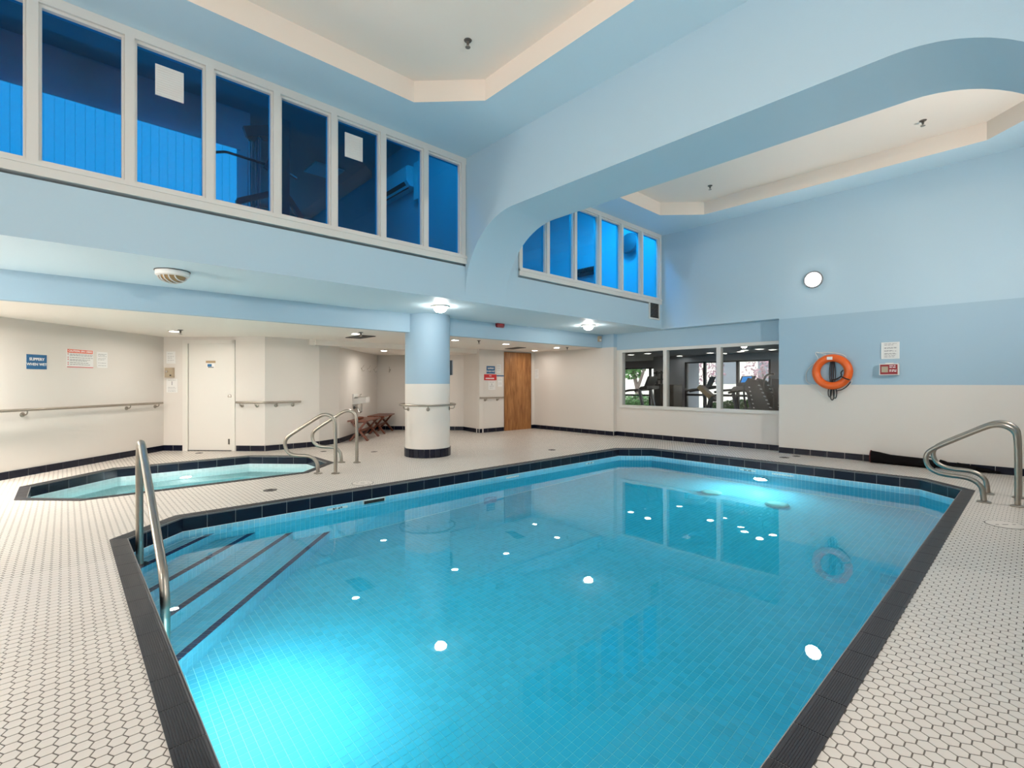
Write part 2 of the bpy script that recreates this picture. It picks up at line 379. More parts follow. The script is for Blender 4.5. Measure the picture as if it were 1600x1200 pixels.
wallseg(mb, (9.68,6.82), (9.68,3.17), 0, 0.67); wallseg(mb, (9.68,6.82), (9.68,3.17), 2.02, 2.6); wallseg(mb, (9.68,6.82), (9.68,6.72), 0.67, 2.02)
struct(mb, 'wall_recess', 'recess', 'shallow wall recess around the gym window, white below and blue above', 'wall')
mb = MB(); wallseg(mb, (9.45,3.17), (9.45,-0.85), 0, ZC, 0.35); mb.box(9.45, 9.80, 3.17, 5.5, ZS, ZC)
struct(mb, 'wall_right', 'right', 'tall wall painted white, mid blue and light blue with lifebuoy', 'wall')
mb = MB(); wallseg(mb, (9.80,-0.85), (-3.12,-0.85), 0, 4.8)
struct(mb, 'wall_near', 'right', 'tall painted wall behind and right of the camera', 'wall')
mb = MB(); wallseg(mb, (-3,-0.85), (-3,6.63), 0, 4.8)
struct(mb, 'wall_end', 'right', 'tall painted end wall behind the camera', 'wall')
# upper wall with the two strips of windows
U1, U2 = (-2.67, 4.17), (5.20, 9.45)
mb = MB(); mb.box(-3.12, 9.80, 5.5, 5.62, 2.60, 2.90); mb.box(-3.12, 9.80, 5.5, 5.506, ZS, 2.60); mb.box(-3.12, 9.80, 5.5, 5.62, ZC, 5.75); mb.box(4.17, 5.20, 5.5, 5.62, 2.90, ZC); mb.box(-3.12, -2.67, 5.5, 5.62, 2.90, ZC); mb.box(9.38, 9.80, 5.5, 5.62, 2.90, ZC)
struct(mb, 'wall_upper', 'lblue', 'light blue upper wall carrying the strips of blue windows', 'wall')
# soffit slab and low ceiling block
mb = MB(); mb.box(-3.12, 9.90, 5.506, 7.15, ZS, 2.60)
struct(mb, 'ceiling_soffit', 'ceilblue_lift', 'light blue soffit under the upper windows with three round lamps', 'ceiling')
mb = MB(); mb.box(-3.12, 9.75, 7.15, 7.25, ZL, 2.60)
struct(mb, 'trim_beam', 'blue', 'blue drop beam running behind the round column', 'beam')
mb = MB(); mb.box(-3.1, 3.60, 7.25, 11.3, ZL, 2.60); mb.box(3.60, 9.75, 7.25, 9.60, ZL, 2.60)
mb.box(3.6, 7.75, 9.56, 9.64, ZN, ZL)
struct(mb, 'ceiling_low', 'whiteceil_lift', 'low white ceiling over the hot tub and the far deck', 'ceiling')
mb = MB(); mb.box(3.5, 7.95, 9.60, 12.2, ZN, 2.3)
struct(mb, 'ceiling_niche', 'whiteceil_lift', 'lower white ceiling inside the bench niche', 'ceiling')
# high ceiling with two octagonal coves
C1 = [(-1.7,0.30),(2.9,0.30),(3.47,0.87),(3.47,4.21),(2.9,4.78),(-1.7,4.78),(-2.27,4.21),(-2.27,0.87)]
C2 = [(5.9,-0.12),(8.27,-0.12),(8.85,0.46),(8.85,4.27),(8.27,4.85),(5.9,4.85),(5.35,4.27),(5.35,0.46)]
ce = plate_with_holes('ceiling_high', [(-3.1,-0.95),(9.6,-0.95),(9.6,5.55),(-3.1,5.55)], [C1, C2], ZC, 'ceilblue_lift')
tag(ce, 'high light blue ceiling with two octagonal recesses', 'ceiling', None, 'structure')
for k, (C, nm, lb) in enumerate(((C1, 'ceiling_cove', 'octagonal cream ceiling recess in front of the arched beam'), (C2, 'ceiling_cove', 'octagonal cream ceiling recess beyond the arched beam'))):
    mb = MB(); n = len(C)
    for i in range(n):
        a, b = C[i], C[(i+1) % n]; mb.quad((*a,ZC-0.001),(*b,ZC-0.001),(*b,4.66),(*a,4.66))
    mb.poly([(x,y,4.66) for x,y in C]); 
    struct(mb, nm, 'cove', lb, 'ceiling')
mb = MB(); mb.box(-3.2, 9.9, -1.0, 5.62, 4.80, 4.90)
struct(mb, 'ceiling_roof_slab', 'white', 'concrete slab above the high ceiling', 'ceiling')
# arched beam
prof = [(5.55, 2.5), (5.5, 2.5)] + [(4.5+math.cos(R(a)), 2.5+math.sin(R(a))) for a in range(5, 91, 5)] + [(0.7+math.cos(R(a)), 2.5+math.sin(R(a))) for a in range(90, 181, 5)] + [(-0.3, 0), (-0.85, 0), (-0.85, ZC), (5.55, ZC)]
mb = MB(); mb.prism([(4.17, y, z) for y, z in prof], (0.78, 0, 0))
struct(mb, 'trim_arch', 'lblue', 'broad light blue arched beam with rounded corners crossing the high ceiling', 'arch', smooth=True)
# column
cl = empty('column', (4.64, 7.20, 0), 'round column blue above and white below with steel ring rail', 'column')
mb = MB(); mb.lathe([(0.383,0),(0.383,1.235),(0.383,ZS)], (4.64,7.20,0), n=48); mb.build('shaft', 'colpaint', cl, True)
mb = MB(); mb.lathe([(0.388,0),(0.388,0.148),(0.383,0.15)], (4.64,7.20,0), n=48); mb.build('base_grout', 'bgrout', cl, True)
n = 26; mb = MB(); w = 2*PI*0.39/n/2-0.002; mb.obox((0,0,0.073), (0.007,0,0), (0,w,0), (0,0,0.071)); tme = mb.mesh('base_tile', 'navy')
for k in range(n):
    a = 2*PI*k/n; link('base_tile', tme, cl, Matrix.Translation((4.64+0.389*math.cos(a), 7.20+0.389*math.sin(a), 0)) @ Matrix.Rotation(a, 4, 'Z'))
mb = MB(); mb.obox((5.02,7.10,1.52), (0.01,0,0), (0,0.10,0), (0,0,0.13)); mb.build('notice_board', 'greymetal', cl)

# ------------------------------------------------------------------ baseboards, tile by tile
def baseboard(name, pts, label, h=0.10, th=0.012):
    root = empty(name, (*pts[0], 0), label, 'baseboard', None, 'structure')
    back = MB(); cache = {}
    for p0, p1 in zip(pts[:-1], pts[1:]):
        a, b = Vector((*p0,0)), Vector((*p1,0)); d = b-a; L = d.length; d.normalize(); nrm = Vector((d.y,-d.x,0))
        back.obox((a+b)/2+nrm*(th*0.35)+Vector((0,0,h/2-0.001)), d*L/2, nrm*th*0.35, Vector((0,0,h/2-0.001)))
        k = max(1, round(L/0.2445)); l = L/k; key = round(l, 3)
        if key not in cache:
            m2 = MB(); m2.obox((0,0,h/2), (l/2-0.003,0,0), (0,th/2,0), (0,0,h/2)); cache[key] = m2.mesh('tile', 'navy')
        for i in range(k):
            c = a+d*(l*(i+0.5))+nrm*(th/2+0.001)
            link('tile', cache[key], root, Matrix.Translation(c) @ Matrix.Rotation(math.atan2(d.y, d.x), 4, 'Z'))
    back.build('grout_bed', 'bgrout', root)
baseboard('baseboard_left', [(-1.4,8.23),(1.345,10.975)], 'dark tile baseboard along the slanting wall behind the hot tub')
baseboard('baseboard_spa', [(1.345,10.975),(1.61,10.71)], 'short dark tile baseboard left of the white door')
baseboard('baseboard_centre', [(2.32,10.00),(2.70,9.62),(3.70,9.64)], 'dark tile baseboard right of the white door')
baseboard('baseboard_niche', [(3.70,9.64),(4.2,9.87),(6.15,12.0),(7.75,10.30),(7.62,9.48)], 'dark tile baseboard in the bench niche')
baseboard('baseboard_back', [(7.62,9.48),(8.43,9.47)], 'dark tile baseboard left of the wooden door')
baseboard('baseboard_pier', [(9.42,9.46),(9.55,9.46),(9.55,6.82),(9.68,6.82)], 'dark tile baseboard right of the wooden door')
baseboard('baseboard_recess', [(9.68,6.82),(9.68,3.17)], 'dark tile baseboard under the gym window')
baseboard('baseboard_right', [(9.45,3.17),(9.45,-0.85)], 'dark tile baseboard below the lifebuoy')

# ------------------------------------------------------------------ pool
def coping_ring(root, poly, width, face, facemat, topmat):
    t225 = {}; n = len(poly)
    ribs = []
    k = 11; x0 = 0.006; step = (width-0.022)/k
    for i in range(k):
        xa = x0+i*step; ribs += [(xa, 0.0065), (xa+step*0.55, 0.0065), (xa+step*0.70, 0.0050), (xa+step*0.9, 0.0050)]
    prof = [(0, -0.02), (0, 0.0065)] + ribs + [(width-0.012, 0.0065), (width-0.003, 0.003), (width, -0.006)]
    bed = MB()
    for e in range(n):
        a, b, p, q = Vector(poly[e]), Vector(poly[(e+1) % n]), Vector(poly[e-1]), Vector(poly[(e+2) % n])
        d = (b-a); L = d.length; d.normalize(); nin = Vector((-d.y, d.x))
        ta = math.tan(((a-p).angle(d))/2); tb = math.tan((d.angle(q-b))/2)
        kk = max(2, round(L/0.2445)); l = L/kk
        mid = None
        for i in range(kk):
            def tile(m2, prof2, sA, sB, ea, eb):
                va = []; vb = []
                for dd, z in prof2:
                    va.append((sA + (dd*ta if ea else 0.002), dd, z)); vb.append((sB - (dd*tb if eb else 0.002), dd, z))
                N = len(m2.v); K = len(prof2); m2.v += va+vb
                for j in range(K):
                    j2 = (j+1) % K; m2.f.append((N+j, N+j2, N+K+j2, N+K+j))
                m2.f.append(tuple(N+j for j in reversed(range(K)))); m2.f.append(tuple(N+K+j for j in range(K)))
            ea, eb = i == 0, i == kk-1
            mtx = Matrix(((d.x, nin.x, 0, a.x+d.x*l*i), (d.y, nin.y, 0, a.y+d.y*l*i), (0, 0, 1, 0), (0, 0, 0, 1)))
            top = prof + [(width-0.02, -0.006), (width-0.02, -0.02)]
            fc = [(width-0.012, -0.0095), (width-0.0005, -0.0095), (width-0.0005, -face), (width-0.012, -face)]
            if mid is None or ea or eb:
                m2 = MB(); tile(m2, top, 0, l, ea, eb); mt = m2.mesh('coping_tile', topmat)
                m3 = MB(); tile(m3, fc, 0, l, ea, eb); mf = m3.mesh('edge_tile', facemat)
                if not ea and not eb: mid = (mt, mf)
            else: mt, mf = mid
            link('coping_tile', mt, root, mtx); link('edge_tile', mf, root, mtx)
        # grout bed behind the joints
        A0 = a+d*(0.001); B0 = b-d*(0.001); w2 = width-0.002
        pts = [(A0+d*ta*0.001+nin*0.001), (B0-d*tb*0.001+nin*0.001), (B0-d*tb*w2+nin*w2), (A0+d*ta*w2+nin*w2)]
        bed.prism([(p_.x, p_.y, -face+0.002) for p_ in pts], (0, 0, face+0.002))
    bed.build('coping_bed', 'copbed', root)
def mosaic_template(half, th): 
    return [(-half,-half,th),(half,-half,th),(half,half,th),(-half,half,th),(-half,-half,0),(half,-half,0),(half,half,0),(-half,half,0)], [(0,1,2,3),(4,5,1,0),(5,6,2,1),(6,7,3,2),(7,4,0,3)]
MP = 0.0505; MH = MP/2-0.0019; MT = 0.0018
TV, TF = mosaic_template(MH, MT)
def wall_mosaic(mb, a, b, z0, z1, nin, skip=None):
    a, b = Vector((*a,0)), Vector((*b,0)); d = b-a; L = d.length; d.normalize(); k = int(round(L/MP)); l = L/k; rows = max(1, int(round((z1-z0)/MP))); pz = (z1-z0)/rows
    for i in range(k):
        for j in range(rows):
            c = a+d*(l*(i+0.5)); z = z1-(j+0.5)*pz
            if skip and skip(c.x, c.y, z): continue
            n = len(mb.v)
            for x, y, t in TV: mb.v.append((c.x+d.x*x+nin[0]*t, c.y+d.y*x+nin[1]*t, z+y*pz/MP))
            mb.f += [tuple(n+q for q in f) for f in TF]
pool = empty('swimming_pool', (4.26, 3.0, -1.24), 'large turquoise swimming pool with charcoal coping and corner steps', 'pool')
coping_ring(pool, POOL, 0.115, 0.13, 'navy', 'coping')
PI_ = inset(POOL, 0.115); PIo = inset(POOL, 0.02); ZF = -1.24
STEPS = [(4.325,-0.27),(3.965,-0.51),(3.595,-0.75),(3.195,-0.99)]      # (y-x of the nosing line, tread height)
def step_z(x, y):
    for c, z in STEPS:
        if y-x > c: return z
    return ZF
mb = MB(); n = len(PI_)
for i in range(n):
    a, b, c, d = PI_[i], PI_[(i+1) % n], PIo[(i+1) % n], PIo[i]
    mb.prism([(*a,ZF-0.1),(*b,ZF-0.1),(*c,ZF-0.1),(*d,ZF-0.1)], (0,0,-0.1285-ZF+0.1))
mb.prism([(*p,ZF-0.1) for p in PIo], (0,0,0.1))
x0, y1 = 0.375, 5.385
ci = PI_[6]; cj = PI_[5]
for c, z in STEPS: mb.prism([(x0,x0+c,ZF),(y1-c,y1,ZF),(cj[0],cj[1],ZF),(ci[0],ci[1],ZF)], (0,0,z-ZF))
mb.build('basin', 'mgrout', pool)
mb = MB(); fl = []
for i in range(n):
    a, b = PI_[i], PI_[(i+1) % n]; d = (Vector(b)-Vector(a)).normalized()
    wall_mosaic(mb, a, b, ZF, -0.131, (-d.y, d.x), lambda x, y, z: z < step_z(x, y)-0.01)
pe = inset(POOL, 0.115+MH)
i0 = int(0.3/MP)
for i in range(0, int(8.2/MP)):
    for j in range(0, int(5.3/MP)):
        x = 0.40+i*MP; y = 0.64+j*MP
        if not inside((x, y), pe): continue
        z = ZF
        if y-x > STEPS[3][0]+0.05: continue
        fl.append((x, y, z))
# treads and risers run parallel to the corner
s2 = 1/math.sqrt(2)
prev = 4.577
for (c, z) in STEPS:
    k = int((prev-c)*s2/MP)      # rows across the tread
    for r_ in range(0, k+2):
        cc = c+(0.056+MP*(r_+0.5))/s2
        if cc > prev+0.012/s2: break
        La = Vector((x0, x0+cc)); Lb = Vector((y1-cc, y1)); LL = (Lb-La).length
        for q in range(int(LL/MP)+1):
            p = La+(Lb-La).normalized()*(MP*(q+0.3)); n = len(mb.v)
            for tx, ty, t in TV: mb.v.append((p.x+s2*tx-s2*ty, p.y+s2*tx+s2*ty, z+t))
            mb.f += [tuple(n+q2 for q2 in f) for f in TF]
    prev = c
    zl = dict(zip([s[0] for s in STEPS], [s[1] for s in STEPS[1:]]+[ZF]))[c]
    wall_mosaic(mb, (x0, x0+c), (y1-c, y1), zl, z-0.004, (s2, -s2))
def eyed(p): 
    D = p[0]*fx+p[1]*fy; L = p[0]*rx+p[1]*ry
    return p[0]**2+p[1]**2 if (D > 2.6 and abs(L) < D*0.95) else 999+p[0]**2
fl.sort(key=eyed)
m2 = MB(); m2.v = list(TV); m2.f = list(TF); tme = m2.mesh('mosaic_tile', 'mosaic')
for p in fl[:300]: link('mosaic_tile', tme, pool, Matrix.Translation(p))
for p in fl[300:]:
    n = len(mb.v)
    for tx, ty, t in TV: mb.v.append((p[0]+tx, p[1]+ty, p[2]+t))
    mb.f += [tuple(n+q for q in f) for f in TF]
me = bpy.data.meshes.new('mosaic_field'); me.from_pydata(mb.v, [], mb.f); me.materials.append(M['mosaic']); link('mosaic_field', me, pool)['kind'] = 'stuff'
m2 = MB(); m2.obox((0,0,0.0), (0.0235,0,0), (0,0.0265,0), (0,0,0.004)); nm = m2.mesh('nosing_tile', 'nosing')
for c, z in STEPS:
    La = Vector((x0, x0+c)); Lb = Vector((y1-c, y1)); LL = (Lb-La).length; k = int(LL/MP)
    for q in range(k):
        p = La+(Lb-La)*((q+0.5)/k)+Vector((-s2, s2))*0.025
        link('nosing_tile', nm, pool, Matrix.Translation((p.x, p.y, z)) @ Matrix.Rotation(R(45), 4, 'Z'))
wp = inset(POOL, 0.10)
mb = MB(); mb.prism([(*p, ZF-0.05) for p in wp], (0,0,ZW-ZF+0.05)); w = mb.build('water', 'water', pool); w['label'] = 'still clear turquoise water'
# drains, lamps, skimmer and depth plates
for y in (2.44, 3.36):
    mb = MB(); mb.lathe([(0.15,0.0),(0.15,0.03),(0.125,0.055),(0.10,0.06),(0.0,0.06)], (7.2, y, ZF), n=28); mb.build('main_drain', 'plastic', pool, True)
for (x, y, ax) in ((8.143, 3.0, (-1,0,0)), (0.377, 3.0, (1,0,0))):
    mb = MB(); mb.lathe([(0.125,0.0),(0.125,0.02),(0.10,0.03),(0.10,0.02)], (x,y,-0.74), ax, 28); ring = mb.build('lamp_ring', 'chrome', pool, True)
    mb = MB(); mb.lathe([(0.098,0.018),(0.085,0.035),(0.04,0.045),(0.0,0.047)], (x,y,-0.74), ax, 24); mb.build('lamp_lens', 'pool_lens', ring, True)
def depth_plate(c, d, nin, w, txt=None, h=0.055):
    c = Vector(c); d = Vector(d); ni = Vector(nin); o = MB().obox(c+ni*0.003, d*w/2, ni*0.003, Vector((0,0,h/2))).build('depth_plate', 'signwhite', pool)
    if txt: text_mesh(txt, 0.062, 'inkblack', c+ni*0.0068, d, (0,0,1), o, bold=0.002)
    else:
        m2 = MB(); k = int(w/0.035)
        for i in range(k):
            if i % 5 == 4: continue
            m2.obox(c+ni*0.0066+d*(-w/2+(i+0.6)*w/k), d*0.006, ni*0.0006, Vector((0,0,h*0.28)))
        m2.build('lettering', 'inkblack', o)
depth_plate((2.27,5.385,-0.185), (1,0,0), (0,-1,0), 0.24, "3' 6''")
depth_plate((4.97,5.385,-0.185), (1,0,0), (0,-1,0), 0.26); depth_plate((6.83,5.385,-0.185), (1,0,0), (0,-1,0), 0.22, "3' 6''")
depth_plate((8.145,3.20,-0.185), (0,-1,0), (-1,0,0), 0.24, "3' 6''"); depth_plate((8.145,2.68,-0.185), (0,-1,0), (-1,0,0), 0.30)
mb = MB()
for (z0, z1) in ((-0.142,-0.134), (-0.215,-0.207)): mb.box(2.58, 2.86, 5.376, 5.386, z0, z1)
for xx in (2.58, 2.852): mb.box(xx, xx+0.008, 5.376, 5.386, -0.215, -0.134)
sk = mb.build('skimmer_frame', 'plastic', pool); MB().box(2.588, 2.852, 5.380, 5.386, -0.207, -0.142).build('skimmer_mouth', 'ventdark', sk)

# ------------------------------------------------------------------ hot tub
spa = empty('hot_tub', (1.35, 8.0, -1.0), 'sunken octagonal hot tub with pale tiles beside the slanting wall', 'hot tub')
coping_ring(spa, SPA, 0.10, 0.125, 'navy', 'coping')
SI = inset(SPA, 0.10); SO = inset(SPA, 0.015); SB = inset(SPA, 0.50); n = len(SI); mb = MB()
for i in range(n):
    a, b, c, d = SI[i], SI[(i+1) % n], SO[(i+1) % n], SO[i]
    mb.prism([(*a,-1.1),(*b,-1.1),(*c,-1.1),(*d,-1.1)], (0,0,1.1-0.1235))
    a2, b2 = SB[i], SB[(i+1) % n]; mb.prism([(*a2,-1.0),(*b2,-1.0),(*b,-1.0),(*a,-1.0)], (0,0,0.42))
mb.prism([(*p,-1.1) for p in SO], (0,0,0.1)); mb.build('basin', 'mgrout', spa)
mb = MB(); sm = MB(); cand = []
for i in range(n):
    a, b = SI[i], SI[(i+1) % n]; d = (Vector(b)-Vector(a)).normalized(); wall_mosaic(mb, a, b, -0.58, -0.126, (-d.y, d.x))
    a2, b2 = SB[i], SB[(i+1) % n]; wall_mosaic(mb, a2, b2, -1.0, -0.58, (-d.y, d.x))
si2 = inset(SPA, 0.13); sb2 = inset(SPA, 0.47); sb3 = inset(SPA, 0.53)
for i in range(70):
    for j in range(50):
        x = -0.32+i*MP; y = 6.95+j*MP
        if not inside((x, y), si2): continue
        if inside((x, y), sb3): z = -1.0
        elif not inside((x, y), sb2): z = -0.58
        else: continue
        nn = len(mb.v)
        for tx, ty, t in TV: mb.v.append((x+tx, y+ty, z+t))
        mb.f += [tuple(nn+q for q in f) for f in TF]
me = bpy.data.meshes.new('mosaic_field'); me.from_pydata(mb.v, [], mb.f); me.materials.append(M['spam']); link('mosaic_field', me, spa)['kind'] = 'stuff'
mb = MB(); mb.prism([(*p,-1.05) for p in inset(SPA, 0.085)], (0,0,1.05-0.19)); mb.build('water', 'spawater', spa)
for (x, y, ax) in ((1.4, 9.098, (0,-1,0)), (1.3, 6.982, (0,1,0))):
    mb = MB(); mb.lathe([(0.10,0.0),(0.10,0.015),(0.08,0.02)], (x,y,-0.42), ax, 20); r_ = mb.build('lamp_ring', 'chrome', spa, True)
    mb = MB(); mb.lathe([(0.078,0.017),(0.05,0.03),(0.0,0.034)], (x,y,-0.42), ax, 20); mb.build('lamp_lens', 'spa_lens', r_, True)
mb = MB(); mb.obox((2.62,9.0,-0.16), (0.09,-0.09,0), (0.05,0.05,0), (0,0,0.012)); mb.build('skimmer_lid', 'plastic', spa)

# ------------------------------------------------------------------ figure-four pool rails
PROF = [(0,0.02),(0,0.70),(0.03,0.77),(0.09,0.81),(0.16,0.815),(0.23,0.79),(0.42,0.67),(0.64,0.53),(0.70,0.47),(0.715,0.40),(0.69,0.31),(0.62,0.26),(0.53,0.245),(0.42,0.245),(0.34,0.23),(0.285,0.19),(0.255,0.14),(0.245,0.02)]
def smooth_path(pts, it=2):
    P = [Vector(p) for p in pts]
    for _ in range(it):
        Q = [P[0]]
        for a, b in zip(P[:-1], P[1:]): Q += [a*0.75+b*0.25, a*0.25+b*0.75]
        Q.append(P[-1]); P = Q
    return P
def pool_rail(loc, ang, label, group):
    o = empty('pool_grab_rail', (*loc, 0), label, 'grab rail', group)
    c, s = math.cos(ang), math.sin(ang)
    pth = smooth_path([(loc[0]+c*a, loc[1]+s*a, z) for a, z in PROF])
    MB().tube(pth, 0.0245, 14).build('tube', 'steel', o, True)
    for a in (0, 0.245):
        x, y = loc[0]+c*a, loc[1]+s*a
        MB().lathe([(0.058,0.001),(0.058,0.008),(0.045,0.016),(0.027,0.02)], (x,y,0), n=22).build('foot_flange', 'steel', o, True)
G = 'figure-four grab rails'
pool_rail((7.08, 0.145), R(90), 'curved steel grab rail at the right pool edge, nearer of the pair', G)
pool_rail((7.63, 0.145), R(90), 'curved steel grab rail at the right pool edge, farther of the pair', G)
pool_rail((2.745, 6.57), R(135), 'curved steel grab rail beside the hot tub, nearer of the pair', G)
pool_rail((3.37, 7.25), R(135), 'curved steel grab rail beside the hot tub, farther of the pair', G)
# stair rail in the pool
o = empty('pool_stair_rail', (0.44, 4.87, -0.27), 'steel handrail rising from the pool steps at the left edge', 'handrail')
pth = fillet([(0.44,4.87,-0.265),(0.44,4.89,0.60),(0.44,4.83,0.79),(0.44,4.70,0.76),(0.447,3.66,0.08),(0.447,3.585,-0.06),(0.447,3.58,-0.985)], [0.3,0.07,0.07,0.2,0.25], 8)
MB().tube(pth, 0.0262, 16).build('tube', 'steel', o, True)
for p in ((0.44,4.87,-0.268), (0.447,3.58,-0.988)): MB().lathe([(0.06,0.0),(0.06,0.008),(0.035,0.016)], p, n=20).build('foot_flange', 'black', o, True)

# ------------------------------------------------------------------ wall handrails
def bracket(parent, wp, nrm, zr, off):
    """round rose on the wall and an arm curving up to the rail"""
    wp = Vector(wp); nr = Vector((*nrm, 0))
    b = MB().lathe([(0.032,0.0),(0.032,0.008),(0.022,0.014)], wp, nr, 16).build('bracket', 'steel', parent, True)
    p = [wp+nr*0.01, wp+nr*off*0.75, wp+nr*off+Vector((0,0,0.02)), Vector((wp.x,wp.y,zr))+nr*off-Vector((0,0,0.018))]
    MB().tube(fillet(p, 0.03, 4), 0.008, 8).build('arm', 'steel', b, True)
def wall_rail(pts, brs, label, z=0.89, r=0.019):
    o = empty('wall_handrail', pts[0], label, 'handrail', 'steel wall handrails')
    MB().tube(fillet(pts, 0.06, 5), r, 12).build('tube', 'steel', o, True)
    for wp, nr, off in brs: bracket(o, wp, nr, z, off)
s2 = 1/math.sqrt(2); OF = 0.075
nl = (s2, -s2)
def lw(u): return (u, u+9.63)
wall_rail([(-1.4+OF*s2, 8.23-OF*s2, 0.895), (1.26+OF*s2, 10.89-OF*s2, 0.885)], [((*lw(x), 0.825), nl, OF) for x in (-1.05,-0.42,0.76,1.20)], 'long steel handrail on the slanting wall under the spa signs')
nd = (-s2, -s2)
wall_rail([(2.33-0.01*s2, 9.99-0.01*s2, 0.895), (2.33-OF*s2+0.02, 9.99-OF*s2-0.02, 0.895), (2.70-OF*0.45, 9.62-OF, 0.895), (3.31, 9.63-OF, 0.895), (3.33, 9.63-0.01, 0.895)],
          [((2.40,9.92,0.83), nd, OF), ((2.60,9.72,0.83), nd, OF), ((2.89,9.62,0.83), (0,-1), OF), ((3.19,9.63,0.83), (0,-1), OF)], 'bent steel handrail just right of the white door')
wall_rail([(7.63,9.47,0.88), (7.66,9.47-OF,0.88), (8.36,9.46-OF,0.88), (8.38,9.46,0.88)], [((7.80,9.475,0.82), (0,-1), OF), ((8.20,9.47,0.82), (0,-1), OF)], 'short steel handrail left of the wooden door')
o = empty('column_ring_rail', (4.64,7.20,0.88), 'round steel handrail ringing the blue and white column', 'handrail', 'steel wall handrails')
MB().tube([(4.64+0.475*math.cos(2*PI*k/48), 7.20+0.475*math.sin(2*PI*k/48), 0.88) for k in range(48)], 0.017, 10, closed=True).build('tube', 'steel', o, True)
for a in (238, 310, 25, 120, 180):
    c, s = math.cos(R(a)), math.sin(R(a)); bracket(o, (4.64+0.383*c, 7.20+0.383*s, 0.81), (c, s), 0.88, 0.092)

# ------------------------------------------------------------------ windows
def strip_window(name, u0, u1, edges, label):
    """edges = mullion centre positions; glass between them"""
    root = empty(name, ((u0+u1)/2, 5.52, 2.90), label, 'window', None, 'structure')
    yf = 5.478
    MB().box(u0, u1, yf-0.012, 5.62, 2.925, 3.045).build('sill', 'frame', root)
    MB().box(u0, u1, yf-0.022, 5.5, 3.0, 3.03).build('sill_nose', 'frame', root)
    MB().box(u0, u1, yf, 5.60, ZC-0.085, ZC-0.002).build('head', 'frame', root)
    for x in edges:
        MB().box(x-0.035, x+0.035, yf, 5.60, 3.045, ZC-0.085).build('mullion', 'frame', root)
    for a, b in zip(edges[:-1], edges[1:]):
        s = MB(); za, zb = 3.045, ZC-0.085
        s.box(a+0.035, a+0.055, 5.505, 5.585, za, zb); s.box(b-0.055, b-0.035, 5.505, 5.585, za, zb); s.box(a+0.055, b-0.055, 5.505, 5.585, zb-0.025, zb); s.box(a+0.055, b-0.055, 5.505, 5.585, za, za+0.02)
        sash = s.build('glazing_bead', 'frame', root)
        MB().box(a+0.05, b-0.05, 5.545, 5.551, za+0.01, zb-0.01).build('pane', 'bluefilm', sash)
E1 = [4.125-0.6167*k for k in range(12)][::-1]; E1[0] = max(E1[0], -2.6)
strip_window('window_1', -2.67, 4.17, E1, 'long strip of blue film windows high on the left before the arch')
strip_window('window_2', 5.20, 9.40, [5.24]+[9.365-0.70*k for k in range(5, -1, -1)], 'strip of bright blue windows high up behind the arch')
for k, (xa, xb) in enumerate(((0.615,0.835),(2.425,2.645))):
    lb = ['white louvred panel fixed to the upper window pane nearest the left edge', 'white louvred panel fixed to the upper window pane left of the air conditioner'][k]
    o = empty('window_vent_panel', ((xa+xb)/2, 5.535, 3.92), lb, 'vent panel', 'panels on the upper panes')
    f = MB(); f.box(xa, xb, 5.531, 5.5435, 3.92, 4.205); f.build('plate', 'plastic', o)
    for q in range(12): MB().box(xa+0.012, xb-0.012, 5.527, 5.532, 3.935+q*0.0218, 3.948+q*0.0218).build('slat', 'plastic', o)
w3 = empty('window_3', (9.68,4.95,0.67), 'wide three-pane white framed window looking into the gym', 'window', None, 'structure')
MB().box(9.655, 9.78, 3.17, 6.72, 1.965, 2.02).build('head', 'frame', w3); MB().box(9.645, 9.78, 3.17, 6.72, 0.67, 0.735).build('sill', 'frame', w3)
for y in (6.69, 5.545, 4.36, 3.19): MB().box(9.655, 9.78, y-0.042, y+0.042, 0.735, 1.965).build('mullion', 'frame', w3)
for a, b in ((5.587,6.648),(4.402,5.503),(3.232,4.318)): MB().box(9.72, 9.726, a, b, 0.735, 1.965).build('pane', 'glass', w3)

# ------------------------------------------------------------------ doors
d1 = empty('door_1', (1.985,10.335,0), 'plain white door beside the hot tub with small notices', 'door', None, 'structure')
t_ = Vector((s2,-s2,0)); n_ = Vector((-s2,-s2,0)); A = Vector((1.61,10.71,0)); L1 = 0.985
def dpos(s, off=0, z=0): return A+t_*s+n_*off+Vector((0,0,z))
for a, b in ((0,0.095),(0.925,0.985)): MB().obox(dpos((a+b)/2,0.008,1.02), t_*(b-a)/2, n_*0.014, Vector((0,0,1.02))).build('jamb', 'doorwhite', d1)
MB().obox(dpos(0.49,0.008,2.01), t_*0.4925, n_*0.014, Vector((0,0,0.032))).build('head_casing', 'doorwhite', d1)
MB().obox(dpos(0.51,-0.03,0.995), t_*0.412, n_*0.02, Vector((0,0,0.983))).build('leaf', 'doorwhite', d1)
MB().obox(dpos(0.51,-0.01,0.006), t_*0.41, n_*0.03, Vector((0,0,0.006))).build('threshold', 'black', d1)
MB().obox(dpos(0.5,-0.12,1.05), t_*0.55, n_*0.02, Vector((0,0,1.05))).build('backing', 'doorwhite', d1)
kb = MB().lathe([(0.028,0),(0.028,0.006),(0.010,0.01),(0.010,0.035),(0.026,0.045),(0.026,0.06),(0.0,0.066)], dpos(0.895,-0.01,1.01), n_, 16).build('knob', 'chrome', d1, True)
MB().obox(dpos(0.86,-0.004,0.17), t_*0.012, n_*0.006, Vector((0,0,0.05))).build('door_stop', 'vent', d1)
p = MB().obox(dpos(0.515,-0.008,1.64), t_*0.09, n_*0.003, Vector((0,0,0.02))).build('name_plate', 'tan', d1)
p = MB().obox(dpos(0.515,-0.008,1.57), t_*0.07, n_*0.002, Vector((0,0,0.04))).build('sticker', 'signwhite', d1)
